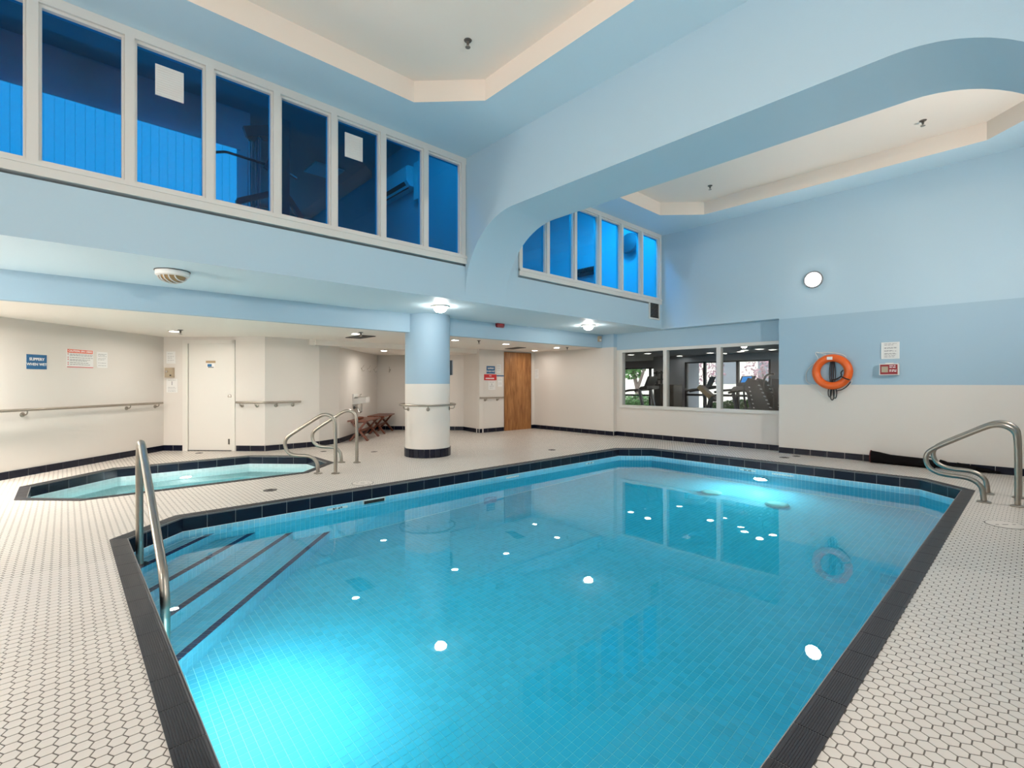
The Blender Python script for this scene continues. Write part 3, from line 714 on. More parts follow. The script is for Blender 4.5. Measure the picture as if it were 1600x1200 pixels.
MB().obox(dpos(0.495,-0.0055,1.575), t_*0.04, n_*0.0008, Vector((0,0,0.024))).build('sticker_print', 'signblue', p); MB().obox(dpos(0.52,-0.0055,1.538), t_*0.055, n_*0.0008, Vector((0,0,0.006))).build('sticker_line', 'inkblack', p)
d2 = empty('door_2', (8.925,9.44,0), 'knotty brown wooden door in the far end wall', 'door', None, 'structure')
MB().box(8.445, 9.405, 9.44, 9.485, 0.0, 2.055).build('leaf', 'dooroak', d2)
MB().box(9.405, 9.425, 9.445, 9.50, 0.0, 2.06).build('jamb', 'vent', d2); MB().box(8.44, 9.42, 9.445, 9.50, 2.056, 2.07).build('head_casing', 'vent', d2)

# ------------------------------------------------------------------ signs and notices
def flat_sign(name, c, d, nrm, w, h, m, label, cat='sign', th=0.004, group=None):
    c, d, nr = Vector(c), Vector(d).normalized(), Vector(nrm).normalized()
    o = tag(MB().obox(c+nr*th/2, d*w/2, nr*th/2, Vector((0,0,h/2))).build(name, m), label, cat, group); return o
def lines(parent, c, d, nrm, w, zs, m='ink', hh=0.005, name='text_lines', th=0.004, seed=1):
    rnd = random.Random(seed); c, d, nr = Vector(c), Vector(d).normalized(), Vector(nrm).normalized(); mb = MB()
    for z in zs:
        x = -w/2
        e = w/2*(1 if rnd.random() < 0.7 else rnd.uniform(0.2, 0.8))
        while x < e-0.01:
            l = rnd.uniform(0.018, 0.05); l = min(l, e-x)
            mb.obox(c+nr*(th+0.0006)+d*(x+l/2)+Vector((0,0,z)), d*l/2, nr*0.0006, Vector((0,0,hh/2))); x += l+0.009
    x_ = mb.build(name, m, parent); x_['kind'] = 'stuff'; return x_
td, nn_ = (s2, s2, 0), (s2, -s2, 0)
o = flat_sign('warning_sign', (-0.285,9.345,1.54), td, nn_, 0.272, 0.20, 'signblue', 'blue SLIPPERY WHEN WET sign on the slanting wall above the handrail')
text_mesh('SLIPPERY', 0.052, 'signwhite', Vector((-0.285,9.345,1.575))+Vector(nn_)*0.0052, td, (0,0,1), o, bold=0.0012); text_mesh('WHEN WET', 0.050, 'signwhite', Vector((-0.285,9.345,1.505))+Vector(nn_)*0.0052, td, (0,0,1), o, bold=0.0012)
c = Vector((0.17,9.80,1.615))
o = flat_sign('rules_board', c, td, nn_, 0.43, 0.275, 'paper', 'white spa rules board with orange heading on the slanting wall')
MB().obox(c+Vector(nn_)*0.0048+Vector((0,0,0.108)), Vector(td)*0.205, Vector(nn_)*0.0008, Vector((0,0,0.026))).build('heading_band', 'signorange', o)
text_mesh('CAUTION: SPA USERS', 0.040, 'signwhite', c+Vector(nn_)*0.0064+Vector((0,0,0.108)), td, (0,0,1), o, bold=0.001)
lines(o, c+Vector(td)*0.02, td, nn_, 0.37, [0.062,0.044,0.014,-0.016,-0.034,-0.064,-0.09], 'ink', 0.007, seed=3)
mb = MB()
for z in (0.062,0.014,-0.016,-0.064,-0.09): mb.obox(c+Vector(nn_)*0.0048-Vector(td)*0.195+Vector((0,0,z)), Vector(td)*0.007, Vector(nn_)*0.0008, Vector((0,0,0.006)))
mb.build('bullets', 'signred', o); MB().obox(c+Vector(nn_)*0.0048-Vector((0,0,0.128)), Vector(td)*0.212, Vector(nn_)*0.0008, Vector((0,0,0.005))).build('bottom_rule', 'signred', o)
c = Vector((0.435,10.065,1.615))
o = flat_sign('notice_sheet', c, td, nn_, 0.19, 0.25, 'paper', 'plain white printed sheet right of the spa rules board'); lines(o, c, td, nn_, 0.15, [0.09,0.075,0.055,0.02,0.0,-0.05,-0.09], seed=5)
# cluster left of the white door
dt, dn = (s2,-s2,0), (-s2,-s2,0)
def dw(u): return (u, 12.32-u)
c = Vector((*dw(1.445),1.72)); o = flat_sign('notice_sheet', c, dt, dn, 0.17, 0.22, 'paper', 'pale printed sheet above the beige switch box by the white door'); lines(o, c, dt, dn, 0.12, [0.07,0.02,-0.01,-0.05], seed=6)
o = empty('switch_box', (*dw(1.44),1.44), 'beige switch box with round knob left of the white door', 'switch')
c = Vector((*dw(1.44),1.44)); MB().obox(c+Vector(dn)*0.025, Vector(dt)*0.075, Vector(dn)*0.025, Vector((0,0,0.09))).build('cover', 'beige', o)
MB().lathe([(0.022,0),(0.02,0.02),(0,0.022)], c+Vector(dn)*0.05-Vector(dt)*0.03+Vector((0,0,0.02)), dn, 14).build('dial', 'chrome', o, True); MB().obox(c+Vector(dn)*0.052+Vector(dt)*0.035-Vector((0,0,0.05)), Vector(dt)*0.015, Vector(dn)*0.003, Vector((0,0,0.012))).build('button', 'black', o)
c = Vector((*dw(1.46),1.20)); o = flat_sign('notice_sheet', c, dt, dn, 0.21, 0.25, 'paper', 'white sheet with a small diagram below the beige switch box')
lines(o, c, dt, dn, 0.15, [0.10,-0.03,-0.05,-0.08,-0.105], seed=8); MB().obox(c+Vector(dn)*0.0048+Vector((0,0,0.045)), Vector(dt)*0.006, Vector(dn)*0.0008, Vector((0,0,0.035))).build('diagram', 'ink', o)
# end wall by the wooden door
bd, bn = (1,0,0), (0,-1,0); yb = 9.472
c = Vector((7.99,yb,1.585)); o = flat_sign('warning_sign', c, bd, bn, 0.28, 0.19, 'signblue', 'small navy SLIPPERY WHEN WET sign left of the wooden door')
text_mesh('SLIPPERY', 0.056, 'signwhite', c+Vector((0,-0.0052,0.035)), bd, (0,0,1), o, bold=0.001); text_mesh('WHEN WET', 0.052, 'signwhite', c+Vector((0,-0.0052,-0.04)), bd, (0,0,1), o, bold=0.001)
c = Vector((7.975,yb,1.395)); o = flat_sign('red_sign', c, bd, bn, 0.41, 0.15, 'signred', 'red sign under the small navy sign by the wooden door')
text_mesh('NO', 0.05, 'signwhite', c+Vector((0,-0.0052,0.035)), bd, (0,0,1), o); lines(o, c-Vector((0,0,0.03)), bd, bn, 0.32, [0.0], 'signwhite', 0.03, seed=2)
o = flat_sign('blue_strip', (8.31,yb,1.435), bd, bn, 0.25, 0.03, 'signblue', 'thin blue strip pointing to the wooden door')
c = Vector((8.255,yb,1.62)); o = flat_sign('notice_sheet', c, bd, bn, 0.15, 0.22, 'paper', 'white sheet right of the small navy sign'); lines(o, c, bd, bn, 0.11, [0.08,0.06,0.02,0.0,-0.05], seed=11)
c = Vector((8.30,yb,1.27)); o = flat_sign('notice_sheet', c, bd, bn, 0.16, 0.23, 'paper', 'white sheet under the thin blue strip'); lines(o, c, bd, bn, 0.11, [0.08,0.05,-0.02,-0.05], seed=12)
c = Vector((8.02,yb,1.185)); o = flat_sign('notice_sheet', c, bd, bn, 0.24, 0.22, 'paper', 'white sheet with small drawings under the red sign'); lines(o, c, bd, bn, 0.14, [0.08,-0.01,-0.03,-0.07], seed=13)
MB().obox(c+Vector((0,-0.0048,0.03)), (0.006,0,0), (0,0.0008,0), (0,0,0.025)).build('drawing', 'ink', o)
c = Vector((9.549,9.36,1.50)); o = flat_sign('notice_sheet', c, (0,-1,0), (-1,0,0), 0.14, 0.26, 'paper', 'white sheet right of the wooden door'); lines(o, c, (0,-1,0), (-1,0,0), 0.10, [0.09,0.07,0.04,0.0,-0.04,-0.08], seed=14)
# right wall
rd, rn = (0,-1,0), (-1,0,0)
c = Vector((9.449,1.565,1.755)); o = empty('framed_notice', c, 'framed white notice sheet above the red and white box', 'notice')
MB().obox(c+Vector(rn)*0.004, Vector(rd)*0.112, Vector(rn)*0.004, Vector((0,0,0.13))).build('backing', 'paper', o); lines(o, c, rd, rn, 0.15, [0.105,0.085,0.045,0.035,0.0,-0.01,-0.045,-0.055,-0.08,-0.10], 'ink', 0.006, th=0.008, seed=21)
mb = MB()
for s_ in (-1, 1): mb.obox(c+Vector(rn)*0.009+Vector(rd)*0.108*s_, Vector(rd)*0.006, Vector(rn)*0.004, Vector((0,0,0.13)))
mb.build('clear_edge', 'signwhite', o)
c = Vector((9.449,1.57,1.46)); o = empty('alarm_box', c, 'white box with red printed front on the right wall', 'box')
MB().obox(c+Vector(rn)*0.045, Vector(rd)*0.12, Vector(rn)*0.045, Vector((0,0,0.088))).build('case', 'plastic', o)
fp = MB().obox(c+Vector(rn)*0.092, Vector(rd)*0.108, Vector(rn)*0.002, Vector((0,0,0.076))).build('front_print', 'alarmred', o)
MB().obox(c+Vector(rn)*0.0945-Vector(rd)*0.05, Vector(rd)*0.04, Vector(rn)*0.0006, Vector((0,0,0.045))).build('picture', 'beige', fp); lines(fp, c+Vector(rd)*0.05+Vector((0,0,0.0)), rd, rn, 0.085, [0.055,0.03,-0.01,-0.03], 'signwhite', 0.010, th=0.094, seed=23)
MB().obox(c+Vector(rn)*0.03+Vector((0,0,0.094)), Vector(rd)*0.05, Vector(rn)*0.02, Vector((0,0,0.008))).build('top_catch', 'plastic', o)

# ------------------------------------------------------------------ lifebuoy, cords, bag
c0 = Vector((9.385, 2.33, 1.435))
o = empty('lifebuoy', c0, 'orange ring lifebuoy with white cord on the right wall', 'lifebuoy')
def ring_pt(a, r): return c0+Vector((0, -math.cos(a)*r, math.sin(a)*r))
MB().tube([ring_pt(2*PI*k/56, 0.232) for k in range(56)], 0.062, 18, closed=True).build('ring', 'orange', o, True)
MB().obox(c0+Vector((-0.058,0.02,0.225)), (0.004,0,0), (0,0.04,0), (0,0,0.025)).build('label_patch', 'signwhite', o)
rp = [(2.42,1.73,0.0),(2.52,1.76,0.01),(2.57,1.78,0.02),(2.585,1.745,0.02),(2.53,1.67,0.0),(2.56,1.62,0.02),(2.70,1.50,0.03),(2.735,1.38,0.03),(2.72,1.26,0.03),(2.62,1.22,0.02),(2.52,1.22,0.0)]
MB().tube(smooth_path([(9.40+d, y, z) for y, z, d in rp]), 0.006, 6).build('grab_cord', 'rope', o, True)
rp = [(2.55,1.76),(2.40,1.765),(2.25,1.74),(2.165,1.71),(2.13,1.665)]
MB().tube(smooth_path([(9.41-0.02*k/4, y, z) for k, (y, z) in enumerate(rp)]), 0.006, 6).build('grab_cord', 'rope', o, True)
rp = [(2.05,1.30),(2.06,1.24),(2.13,1.19),(2.20,1.10),(2.32,1.02),(2.44,1.02),(2.52,1.06),(2.56,1.14)]
MB().tube(smooth_path([(9.38+0.01*k, y, z) for k, (y, z) in enumerate(rp)]), 0.006, 6).build('grab_cord', 'rope', o, True)
o = empty('coiled_cord', (9.44,2.33,1.65), 'black rescue cord bundled through the lifebuoy', 'cord')
MB().lathe([(0.018,0),(0.010,0.02),(0.010,0.06),(0.016,0.066)], (9.449,2.335,1.665), (-1,0,0), 12).build('hook', 'steel', o, True)
for k, (dy, dz, w_) in enumerate(((-0.035,0.0,0.03),(0.005,-0.03,0.035),(0.04,0.02,0.03))):
    zt, zb = 1.66, 1.00+dz; y_ = 2.33+dy; yt = 2.335+dy*0.25
    P = [(9.43-0.006*k, yt-0.006, zt), (9.42, y_-0.012, 1.42), (9.415, y_*0.3+2.33*0.7-0.01, 1.22), (9.412, y_-w_*0.9, zb+0.12), (9.41, y_-w_*0.7, zb+0.02), (9.41, y_, zb-0.012), (9.41, y_+w_*0.7, zb+0.02), (9.412, y_+w_*0.8, zb+0.12), (9.415, y_*0.3+2.33*0.7+0.012, 1.22), (9.42, y_+0.014, 1.42), (9.43-0.006*k, yt+0.006, zt)]
    MB().tube(smooth_path(P), 0.0075, 7).build('cord_loop', 'black', o, True)
P = [(9.40,2.33,1.30),(9.33,2.26,1.31),(9.30,2.17,1.36),(9.31,2.19,1.42),(9.33,2.16,1.46)]; MB().tube(smooth_path(P), 0.010, 7).build('cord_end', 'black', o, True)
P = [(9.31,2.19,1.36),(9.28,2.12,1.32),(9.29,2.06,1.30)]; MB().tube(smooth_path(P), 0.010, 7).build('cord_end', 'black', o, True)
P = [(9.40,2.28,1.12),(9.36,2.18,1.14),(9.33,2.10,1.20),(9.33,2.06,1.27)]; MB().tube(smooth_path(P), 0.008, 7).build('cord_end', 'black', o, True)
o = empty('carry_bag', (9.33,1.35,0), 'long black bag with red lining lying against the right baseboard', 'bag')
P = [(9.34,1.79,0.095),(9.335,1.70,0.09),(9.33,1.55,0.075),(9.33,1.3,0.070),(9.32,1.12,0.068),(9.31,1.02,0.06)]
b_ = MB(); b_.tube(P, [0.092,0.088,0.076,0.072,0.070,0.055], 14); b_.build('body', 'blackcloth', o, True)
MB().lathe([(0.096,0),(0.096,0.012),(0.08,0.014)], (9.34,1.785,0.097), (0,1,0), 18).build('lining', 'redcloth', o, True)
P = [(9.29,1.13,0.12),(9.30,1.10,0.17),(9.31,1.04,0.16),(9.31,1.02,0.08)]; MB().tube(smooth_path(P), 0.008, 6).build('strap', 'blackcloth', o, True)
o = empty('folded_umbrella', (9.34,0.7,0), 'black folded bundle on the floor behind the right grab rails', 'bundle')
MB().tube([(9.33,0.98,0.12),(9.33,0.93,0.09),(9.32,0.85,0.05),(9.30,0.6,0.04)], [0.025,0.04,0.045,0.03], 10).build('head', 'blackcloth', o, True)
MB().tube([(9.35,0.80,0.085),(9.36,0.72,0.06),(9.38,0.55,0.04),(9.40,0.35,0.022)], [0.035,0.045,0.03,0.012], 10).build('body', 'blackcloth', o, True)

# ------------------------------------------------------------------ lamps
def sconce(p, nrm, label, lens):
    o = empty('wall_sconce', p, label, 'lamp', 'round wall lamps')
    MB().lathe([(0.145,0.0),(0.147,0.022),(0.138,0.030),(0.120,0.030),(0.118,0.012)], p, nrm, 36).build('rim', 'greymetal', o, True)
    MB().lathe([(0.117,0.012),(0.117,0.028),(0.10,0.045),(0.06,0.058),(0.0,0.063)], p, nrm, 28).build('lens', lens, o, True)
sconce((9.449,2.62,3.02), (-1,0,0), 'round lit wall lamp on the tall right wall above the lifebuoy', 'lens_a')
sconce((7.1,-0.849,2.70), (0,1,0), 'round lit wall lamp on the near wall beyond the arch', 'lens_b')
sconce((1.6,-0.849,2.60), (0,1,0), 'round lit wall lamp on the near wall beside the camera', 'lens_c')
sconce((-2.999,2.6,2.50), (1,0,0), 'unseen added wall lamp on the end wall behind the camera', 'lens_c')  # unseen lamp, added for even light in the near bay
sconce((-2.999,6.0,1.50), (1,0,0), 'unseen added fill lamp low on the end wall at the hot tub side', 'lens_fill')  # unseen lamp, added to lift the soffit, beam and low ceiling
def jar(x, y, label):
    o = empty('ceiling_lamp', (x,y,ZS), label, 'lamp', 'round soffit lamps')
    MB().lathe([(0.135,0.0),(0.135,0.018),(0.118,0.022)], (x,y,ZS-0.001), (0,0,-1), 32).build('base', 'frame', o, True)
    MB().lathe([(0.082,0.022),(0.092,0.04),(0.086,0.065),(0.06,0.088),(0.03,0.097),(0.0,0.099)], (x,y,ZS), (0,0,-1), 28).build('lens', 'jar', o, True)
jar(4.16, 6.11, 'lit round glass lamp under the blue soffit in front of the column'); jar(7.72, 6.12, 'lit round glass lamp under the blue soffit near the gym window')
x, y = 0.82, 6.08
o = empty('caged_lamp', (x,y,ZS), 'unlit round caged lamp with amber glass under the blue soffit', 'lamp')
MB().lathe([(0.158,0.0),(0.158,0.006)], (x,y,ZS-0.001), (0,0,-1), 32).build('gasket', 'black', o, True)
MB().lathe([(0.15,0.006),(0.148,0.05),(0.135,0.06),(0.12,0.06)], (x,y,ZS), (0,0,-1), 32).build('collar', 'plastic', o, True)
MB().lathe([(0.118,0.055),(0.11,0.08),(0.08,0.105),(0.04,0.115),(0.0,0.117)], (x,y,ZS), (0,0,-1), 28).build('glass', 'amber', o, True)
for q in range(-2, 3):
    yy = q*0.045; rr = math.sqrt(max(0.125**2-yy*yy, 1e-4))
    MB().tube([(x+math.cos(a)*rr*0.7-s2*yy, y+math.cos(a)*rr*0.7+s2*yy, ZS-0.062-math.sin(a)*0.062*rr/0.125) for a in [PI*k/10 for k in range(11)]], 0.006, 6).build('guard_bar', 'plastic', o, True)
downs = [((1.31,9.56),'recessed downlight in the low ceiling in front of the white door'), ((3.67,7.94),'recessed downlight in the low ceiling left of the column'), ((5.65,7.79),'recessed downlight just right of the column'),
         ((7.01,7.80),'recessed downlight above the red fire alarm'), ((8.64,7.80),'recessed downlight nearest the pier by the wooden door'), ((-1.25,7.95),'unseen added downlight over the left end of the hot tub'), ((9.0,8.9),'recessed downlight in the corner by the wooden door')]  # the one left of the frame is unseen, added to brighten the left wall
for (x, y), lb in downs:
    o = empty('downlight', (x,y,ZL), lb, 'lamp', 'recessed downlights')
    MB().lathe([(0.085,0.0),(0.085,0.008),(0.068,0.012),(0.066,0.012),(0.066,0.0)], (x,y,ZL-0.0005), (0,0,-1), 24).build('trim_ring', 'frame', o, True)
    MB().lathe([(0.065,0.0015),(0.065,0.003),(0.0,0.0032)], (x,y,ZL), (0,0,-1), 20).build('lens', 'down_fill' if x < 0 else 'down_c' if x < 2 else ('down_c' if x < 4 else 'down'), o, True)
o = empty('downlight', (5.33,10.08,ZN), 'recessed downlight in the bench niche ceiling', 'lamp', 'recessed downlights')
MB().lathe([(0.085,0.0),(0.085,0.008),(0.068,0.012),(0.066,0.012),(0.066,0.0)], (5.33,10.08,ZN-0.0005), (0,0,-1), 24).build('trim_ring', 'frame', o, True); MB().lathe([(0.065,0.0015),(0.065,0.003),(0.0,0.0032)], (5.33,10.08,ZN), (0,0,-1), 20).build('lens', 'down_c', o, True)
# sprinklers
for (x, y, z), lb in (((1.36,9.30,ZL),'ceiling sprinkler next to the downlight by the white door'), ((3.64,7.68,ZL),'ceiling sprinkler left of the column'), ((6.09,7.59,ZL),'ceiling sprinkler right of the column'), ((8.79,7.60,ZL),'ceiling sprinkler near the pier'), ((8.20,3.85,4.66),'sprinkler in the far ceiling recess at its left end'), ((8.2,1.02,4.66),'sprinkler in the far ceiling recess at its right end'), ((2.95,3.85,4.66),'sprinkler in the near ceiling recess')):
    o = empty('sprinkler', (x,y,z), lb, 'sprinkler', 'ceiling sprinklers')
    MB().lathe([(0.04,0.0),(0.035,0.008),(0.014,0.012),(0.012,0.045),(0.006,0.05)], (x,y,z-0.0005), (0,0,-1), 16).build('body', 'vent', o, True)
    MB().lathe([(0.008,0.045),(0.006,0.065),(0.026,0.068),(0.026,0.072)], (x,y,z), (0,0,-1), 12).build('deflector', 'steel', o, True)
# ceiling vents
for (c, d, hx, hy, lb) in (((3.99,8.44), (0,1), 0.31, 0.15, 'dark slotted ceiling vent left of the column'), ((8.05,8.62), (0.2,0.98), 0.30, 0.12, 'dark slotted ceiling vent in front of the wooden door')):
    o = empty('ceiling_vent', (*c,ZL), lb, 'vent', 'ceiling vents'); d = Vector((*d,0)).normalized(); e = Vector((-d.y,d.x,0)); c = Vector((*c,ZL))
    MB().obox(c-Vector((0,0,0.004)), d*hx, e*hy, Vector((0,0,0.0035))).build('backing', 'ventdark', o)
    for q in range(9): MB().obox(c+e*(-hy+hy*2*(q+0.5)/9)-Vector((0,0,0.010)), d*hx, e*0.006, Vector((0,0,0.003))).build('slat', 'vent', o)
# wall grille, alarm, sensor
o = empty('wall_grille', (9.13,5.5,2.60), 'dark louvred wall grille in white frame below the far upper windows', 'vent')
mb = MB(); mb.box(8.93,8.965,5.478,5.5,2.59,2.97); mb.box(9.30,9.335,5.478,5.5,2.59,2.97); mb.box(8.965,9.30,5.478,5.5,2.94,2.97); mb.box(8.965,9.30,5.478,5.5,2.59,2.62); mb.build('frame', 'frame', o); MB().box(8.965,9.30,5.494,5.4995,2.62,2.94).build('backing', 'ventdark', o)
for q in range(10): MB().obox((9.1325,5.487,2.635+q*0.032), (0.167,0,0), (0,0.006,-0.006), (0,0.002,0.002)).build('slat', 'vent', o)
o = empty('fire_alarm', (6.24,7.15,2.36), 'small dark red fire alarm box on the blue drop beam', 'alarm')
MB().box(6.15,6.335,7.09,7.15,2.355,2.408).build('case', 'alarmred', o); MB().box(6.20,6.285,7.084,7.09,2.365,2.398).build('horn_face', 'signred', o); MB().box(6.16,6.325,7.095,7.148,2.332,2.355).build('base', 'alarmred', o)
o = empty('sensor_box', (9.46,7.15,2.24), 'small grey sensor box on the drop beam beside the pier', 'sensor'); MB().box(9.37,9.46,7.10,7.15,2.24,2.37).build('case', 'beige', o); MB().box(9.385,9.445,7.094,7.10,2.255,2.30).build('lens', 'plastic', o)

# ------------------------------------------------------------------ deck fittings
for (x, y, r_, lb) in ((1.76,6.07,0.075,'dark round deck drain between hot tub and pool'), (4.13,8.17,0.06,'dark round deck drain left of the column base'), (3.47,8.84,0.055,'dark round deck drain beyond the hot tub rails'), (1.76,10.14,0.06,'dark round deck drain in front of the white door'), (6.69,6.16,0.07,'dark round deck drain right of the column'), (8.87,2.89,0.075,'dark round deck drain at the far pool end'), (9.17,2.80,0.06,'dark round deck drain closest to the right wall')):
    o = empty('deck_drain', (x,y,0), lb, 'drain', 'deck drains'); MB().lathe([(r_,0.0),(r_,0.003),(r_*0.82,0.004)], (x,y,0), n=22).build('rim', 'vent', o, True)
    MB().lathe([(r_*0.8,0.0035),(0.0,0.0045)], (x,y,0), n=20).build('grate', 'ventdark', o, True)
for (x, y, r_, lb) in ((2.73,5.71,0.125,'round skimmer lid set in the deck near the hot tub rails'), (6.09,0.20,0.13,'round skimmer lid set in the deck before the right grab rails')):
    o = empty('skimmer_lid', (x,y,0), lb, 'lid', 'skimmer lids'); MB().lathe([(r_+0.006,0.0005),(r_+0.006,0.002),(r_,0.0021)], (x,y,0), n=36).build('rim', 'vent', o, True)
    MB().lathe([(r_-0.001,0.001),(r_-0.002,0.0035),(0,0.0035)], (x,y,0), n=32).build('lid', 'hex', o, True)
    for q in (-0.07, -0.012, 0.012, 0.075): MB().obox((x+q*0.7,y-q*0.7,0.0037), (0.009,-0.009,0), (0.003,0.003,0), (0,0,0.0006)).build('slot', 'ventdark', o)

# ------------------------------------------------------------------ niche: benches, fountain, hooks
tw = Vector((1.95,2.13,0)).normalized(); nw = Vector((tw.y,-tw.x,0)); W4 = Vector((4.2,9.87,0))
def nich(s, off, z): return W4+tw*s+nw*off+Vector((0,0,z))
def bench(s0, s1, label):
    o = empty('teak_bench', nich((s0+s1)/2,0.30,0), label, 'bench', 'teak benches in the niche'); w0, w1 = 0.09, 0.51
    for q in range(3):
        wa = w0+(w1-w0)*q/3+0.004; wb = w0+(w1-w0)*(q+1)/3-0.004
        MB().obox(nich((s0+s1)/2,(wa+wb)/2,0.435), tw*(s1-s0)/2, nw*(wb-wa)/2, Vector((0,0,0.015))).build('seat_plank', 'teak', o)
    for s in (s0+0.14, s1-0.14):
        MB().bar(nich(s-0.02,w0+0.02,0.0), nich(s-0.02,w1-0.05,0.42), 0.036, 0.075, tw).build('leg', 'teak', o)
        MB().bar(nich(s+0.02,w1-0.02,0.0), nich(s+0.02,w0+0.05,0.42), 0.036, 0.075, tw).build('leg', 'teak', o)
        MB().obox(nich(s,(w0+w1)/2,0.405), tw*0.025, nw*0.17, Vector((0,0,0.016))).build('cross_batten', 'teak', o)
    MB().bar(nich(s0+0.14,0.30,0.21), nich(s1-0.14,0.30,0.21), 0.035, 0.05).build('stretcher', 'teak', o)
    return o
bench(0.22, 1.36, 'red-brown teak bench with crossed legs nearer the hot tub'); bench(1.66, 2.72, 'red-brown teak bench with crossed legs farther in the niche')
o = empty('flip_flops', nich(0.62,0.2,0.45), 'pair of dark sandals left on the nearer bench', 'sandals')
for q in (0.0, 0.12): MB().tube([nich(0.5+q,0.20,0.476), nich(0.52+q,0.22,0.482), nich(0.6+q,0.28,0.477)], [0.02,0.03,0.025], 8).build('sandal', 'teak', o, True)
o = empty('drinking_fountain', nich(0.98,0.0,0.73), 'white wall-mounted drinking fountain with chrome trap above the bench', 'fountain')
mb = MB(); mb.prism([nich(0.85,0.0,0.76), nich(1.15,0.0,0.76), nich(1.15,0.30,0.80), nich(0.85,0.30,0.80)], (0,0,0.13)); mb.build('basin', 'plastic', o)
MB().obox(nich(1.0,0.015,0.90), tw*0.15, nw*0.014, Vector((0,0,0.10))).build('backplate', 'plastic', o)
MB().obox(nich(1.0,0.15,0.934), tw*0.13, nw*0.11, Vector((0,0,0.004))).build('bowl', 'steel', o); MB().tube([nich(1.08,0.1,0.93),nich(1.08,0.1,0.985),nich(1.08,0.14,0.99)], 0.011, 8).build('spout', 'chrome', o, True)
MB().tube(fillet([nich(1.0,0.16,0.78),nich(1.0,0.16,0.60),nich(1.0,0.10,0.56),nich(1.0,0.07,0.68),nich(1.0,0.0,0.68)],0.03,5), 0.019, 10).build('trap', 'chrome', o, True); MB().lathe([(0.035,0.0),(0.03,0.03)], nich(0.93,0.0,0.69), nw, 14).build('wall_valve', 'vent', o, True)
t6 = Vector((1.6,-1.7,0)).normalized(); n6 = Vector((t6.y,-t6.x,0))
for k, (p, nr, lb) in enumerate((((5.21,10.975),nw,'chrome coat hook nearest the hot tub in the niche'), ((5.56,11.355),nw,'middle chrome coat hook on the niche side wall'), ((5.93,11.76),nw,'chrome coat hook next to the niche corner'), ((6.39,11.745),n6,'single chrome coat hook on the wall behind the column'))):
    o = empty('coat_hook', (*p,1.60), lb, 'hook', 'chrome coat hooks'); p = Vector((*p,1.60))
    MB().lathe([(0.018,0),(0.018,0.008)], p, nr, 12).build('rose', 'chrome', o, True); sd = Vector((-nr.y,nr.x,0))
    MB().tube(smooth_path([p+nr*0.008, p+nr*0.03-Vector((0,0,0.05)), p+nr*0.055-Vector((0,0,0.075)), p+nr*0.08-Vector((0,0,0.04))]), 0.0075, 7).build('prong', 'chrome', o, True)
    MB().tube(smooth_path([p+nr*0.008, p+nr*0.04+Vector((0,0,0.03)), p+nr*0.075+Vector((0,0,0.085))]), 0.0065, 7).build('prong', 'chrome', o, True)

# ------------------------------------------------------------------ gym behind the lower window
mb = MB(); mb.box(9.8, 16.2, 2.3, 12.0, -0.05, 0.0); struct(mb, 'floor_gym', 'gymfloor', 'dark rubber floor of the gym', 'floor')
mb = MB(); mb.box(9.8, 16.2, 2.3, 12.0, 2.05, 2.40); struct(mb, 'ceiling_gym', 'gymceil', 'white gym ceiling darkened to grey with small round downlights', 'ceiling')
mb = MB(); mb.box(9.8, 16.2, 2.2, 2.9, 0, 2.4); mb.box(12.9, 13.6, 2.9, 3.35, 0, 2.3); struct(mb, 'wall_gym_right', 'gymwhite', 'white gym side wall with a pilaster', 'wall')
mb = MB(); mb.box(13.6,13.75,2.9,4.76,0,2.3); mb.box(13.6,13.75,4.76,7.17,1.87,2.3); mb.box(13.6,13.75,7.17,7.70,0,2.3); mb.box(13.6,15.6,7.70,7.80,0,2.3); struct(mb, 'wall_gym_back', 'gymwall', 'grey gym back wall around the garden windows', 'wall')
mb = MB(); mb.box(13.4,13.6,7.66,8.08,0,2.3); mb.box(15.5,15.65,7.8,9.25,0,2.3); mb.box(15.5,15.65,9.25,11.0,1.80,2.3); mb.box(15.5,15.65,10.7,12.0,0,2.3); mb.box(9.9,16.2,11.9,12.0,0,2.3); struct(mb, 'wall_gym_left', 'gymwhite', 'pale gym wall and pillar on the left', 'wall')
mb = MB(); mb.box(9.75, 9.9, 6.82, 12.0, 0, 2.4); struct(mb, 'wall_gym_front', 'gymwall', 'gym side of the wall left of the gym window', 'wall')
def store_window(name, x, ys, z0, z1, rail, label, m='darkmetal'):
    o = empty(name, (x, (ys[0]+ys[-1])/2, z0), label, 'window', None, 'structure')
    for y in ys: MB().box(x-0.03, x+0.05, y-0.035, y+0.035, z0, z1).build('mullion', m, o)
    MB().box(x-0.03, x+0.05, ys[0], ys[-1], rail-0.03, rail+0.03).build('rail', m, o); MB().box(x-0.03, x+0.05, ys[0], ys[-1], z1-0.04, z1).build('head', m, o); MB().box(x-0.03, x+0.05, ys[0], ys[-1], z0, z0+0.05).build('sill', m, o)
    for a, b in zip(ys[:-1], ys[1:]): MB().box(x, x+0.006, a+0.035, b-0.035, z0+0.05, z1-0.04).build('pane', 'glass', o)
store_window('window_4', 13.66, [4.79,5.63,6.57,7.14], 0.05, 1.87, 0.90, 'dark framed garden window at the back of the gym')
store_window('window_5', 15.56, [9.28,9.52,10.67], 0.05, 1.80, 0.80, 'garden window at the far left of the gym')
gl_ = [(11.72,7.78),(11.55,7.14),(13.3,7.16),(12.52,5.87),(13.05,5.75),(12.57,5.11),(12.15,4.85),(11.96,4.43),(12.42,4.30)]
